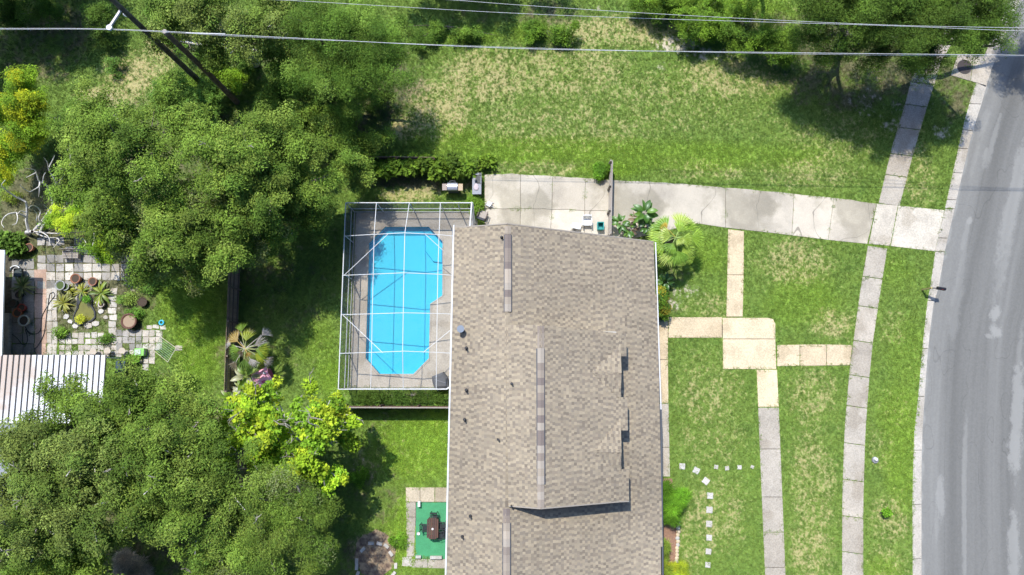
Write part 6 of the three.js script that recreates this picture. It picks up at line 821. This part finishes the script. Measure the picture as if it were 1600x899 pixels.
{
  const lf = (r, gg, b) => new THREE.MeshPhysicalMaterial({ color: C(r, gg, b), roughness: 0.5, transmission: 0.3, thickness: 0, side: THREE.DoubleSide });
  const gm = [[0.32, 0.48, 0.05], [0.40, 0.54, 0.08], [0.22, 0.38, 0.04], [0.46, 0.56, 0.12]].map((c) => ({ leaf: lf(...c), stem: mat(0.25, 0.34, 0.08, 0.6) })), yel = { leaf: lf(0.5, 0.36, 0.02), stem: mat(0.35, 0.3, 0.05, 0.6) };
  const F1 = [], rp = rng(55); for (let i = 0; i < 9; i++) F1.push([i / 9 * 6.283 + rr(-0.25, 0.25, rp), 0.75 + rr(0, 0.3, rp), 1.08, rr(-0.3, 0.15, rp), gm[i % 4], 700 + i]); for (let i = 0; i < 4; i++) F1.push([i / 4 * 6.283 + 0.4 + rr(-0.25, 0.25, rp), 0.35 + rr(0, 0.2, rp), 0.85, rr(0.2, 0.5, rp), gm[(i + 1) % 4], 720 + i]); F1.push([1, 0.3, 0.55, 1.0, gm[3], 740]); F1.push([-2.35, 0.8, 0.5, 0.15, yel, 750]);
  palm('fan_palm', 'bright green fan palm at the front corner of the house roof', [1056, 371], 2.9, F1, 0.16, M.bark);
  const dry = [[0.42, 0.38, 0.34], [0.36, 0.3, 0.2], [0.5, 0.46, 0.42]].map((c) => ({ leaf: lf(...c), stem: mat(0.4, 0.36, 0.3, 0.8) })), grn = [[0.20, 0.32, 0.03], [0.34, 0.40, 0.03], [0.13, 0.22, 0.03]].map((c) => ({ leaf: lf(...c), stem: mat(0.3, 0.32, 0.12, 0.7) })), org = { leaf: lf(0.42, 0.30, 0.08), stem: mat(0.45, 0.3, 0.08, 0.7) };
  const F2 = []; for (let i = 0; i < 13; i++) F2.push([i / 13 * 6.283 + rr(-0.25, 0.25, rp), 0.55 + rr(0, 0.75, rp), 0.72, rr(-0.35, 0.15, rp), pick(i % 3 ? dry : grn, rp), 800 + i]); for (const [a, m] of [[-1.5, grn[1]], [0.1, grn[0]], [0.5, grn[1]], [2.4, grn[2]], [1.6, grn[2]], [-2.4, org], [-0.4, dry[0]], [3.0, grn[0]]]) F2.push([a, 0.35 + 0.4 * rp(), 0.9, 0.05 + 0.2 * rp(), m, 820 + Math.round(a * 10)]); F2.push([1.0, 0.3, 0.4, 0.5, org, 850], [2.2, 0.25, 0.4, 0.6, dry[1], 851]);
  palm('shaggy_palm', 'shaggy palm with dead grey fronds leaning over the long brown fence', [383, 545], 3.2, F2, 0.17, M.bark, true);
}
// large leaved plants
function bigLeaf(L, Wd, seed) { const n = 7, pos = [], idx = [], r = rng(seed); for (let i = 0; i <= n; i++) { const t = i / n, w = Wd * Math.pow(Math.sin(Math.PI * clamp(0.06 + t * 0.94)), 0.75) / 2, y = 0.5 * L * t * 0.55 - L * 0.55 * t * t; for (const s of [-1, -0.5, 0, 0.5, 1]) pos.push(L * t, y + Math.abs(s) * w * 0.25, s * w * (0.94 + 0.1 * r())); if (i) for (let k = 0; k < 4; k++) { const a = (i - 1) * 5 + k, b = a + 5; idx.push(a, a + 1, b, b, a + 1, b + 1); } } const q = new THREE.BufferGeometry(); q.setAttribute('position', new THREE.Float32BufferAttribute(pos, 3)); q.setIndex(idx); q.computeVertexNormals(); return q; }
function bigPlant(label, px, h, n, L, Wd, ms, seed, spread = 0.15) {
  const r = rng(seed), b = g(px[0], px[1], h), t = thing('broad_leaf_plant', label, 'plant', V(b.x, 0, b.z)); put(t, 'stem', merge([0, 1, 2].map((k) => tube([V(b.x + rr(-spread, spread, r), -0.05, b.z + rr(-spread, spread, r)), V(b.x, h * 0.8, b.z)], 0.05, 0.03, 6))), mat(0.14, 0.18, 0.05, 0.7));
  for (let i = 0; i < n; i++) { const q = bigLeaf(L * rr(0.75, 1.2, r), Wd * rr(0.8, 1.2, r), seed + i), az = i / n * 6.283 + rr(-0.3, 0.3, r), el = rr(-0.1, 0.9, r); q.rotateX(rr(-0.5, 0.5, r)); q.rotateZ(el * 0.7); q.rotateY(-az); q.translate(b.x + Math.cos(az) * spread, h * rr(0.7, 1.05, r), b.z + Math.sin(az) * spread); put(t, 'leaf', q, pick(ms, r)); }
  return t;
}
{
  const lf = (r, gg, b) => new THREE.MeshPhysicalMaterial({ color: C(r, gg, b), roughness: 0.4, transmission: 0.3, thickness: 0, side: THREE.DoubleSide }), gd = [lf(0.07, 0.17, 0.02), lf(0.10, 0.21, 0.025), lf(0.14, 0.27, 0.03), lf(0.06, 0.14, 0.02)], rd = [lf(0.09, 0.16, 0.03), lf(0.34, 0.25, 0.15), lf(0.15, 0.10, 0.06), lf(0.42, 0.32, 0.22), lf(0.10, 0.19, 0.03)], gy = [lf(0.2, 0.32, 0.03), lf(0.14, 0.26, 0.03), lf(0.4, 0.4, 0.2)];
  bigPlant('dark green broad leaved plant right beside the driveway gate', [970, 348], 1.1, 16, 0.55, 0.24, gd, 61); bigPlant('broad leaved plant with very large upright leaf against the driveway', [1008, 332], 1.5, 14, 0.75, 0.34, gd, 62); bigPlant('pinkish brown leaved plant between the green broad leaved plants', [994, 341], 1.2, 18, 0.42, 0.16, rd, 63); bigPlant('dark leaved plant tucked against the house next to the fan palm', [1012, 353], 1.1, 14, 0.5, 0.26, gd, 64); bigPlant('low green leaved plant against the house wall near the gate', [984, 358], 0.8, 12, 0.5, 0.22, gd.concat(rd[2]), 65);
  bigPlant('banana plant with wide green leaves below the shaggy palm', [384, 588], 1.6, 9, 1.0, 0.4, gy, 66); bigPlant('pale variegated broad leaved plant at the low end of the long brown fence', [378, 608], 1.0, 18, 0.55, 0.2, [lf(0.5, 0.5, 0.33), lf(0.18, 0.28, 0.05), lf(0.36, 0.42, 0.12)], 67); bigPlant('green leaved plant between fence end and lime green tree', [358, 622], 0.9, 14, 0.6, 0.2, gy, 68);
  bigPlant('dark low plant in the palm shade by the eave', [1040, 440], 0.7, 12, 0.5, 0.2, gd, 69);
}
ROS.forEach(([x, y, r, cols, lab], i) => { const ms = cols.flatMap((c) => [1, 0.75].map((k) => new THREE.MeshPhysicalMaterial({ color: C(c[0] * k, c[1] * k, c[2] * k), roughness: 0.5, transmission: 0.25, thickness: 0, side: THREE.DoubleSide }))), L = r * 0.046; bigPlant(lab, [x, y], 0.28, 22, L * 1.1, L * 0.2, ms, 900 + i * 40, 0.05); });
renderer.render(scene, camera);
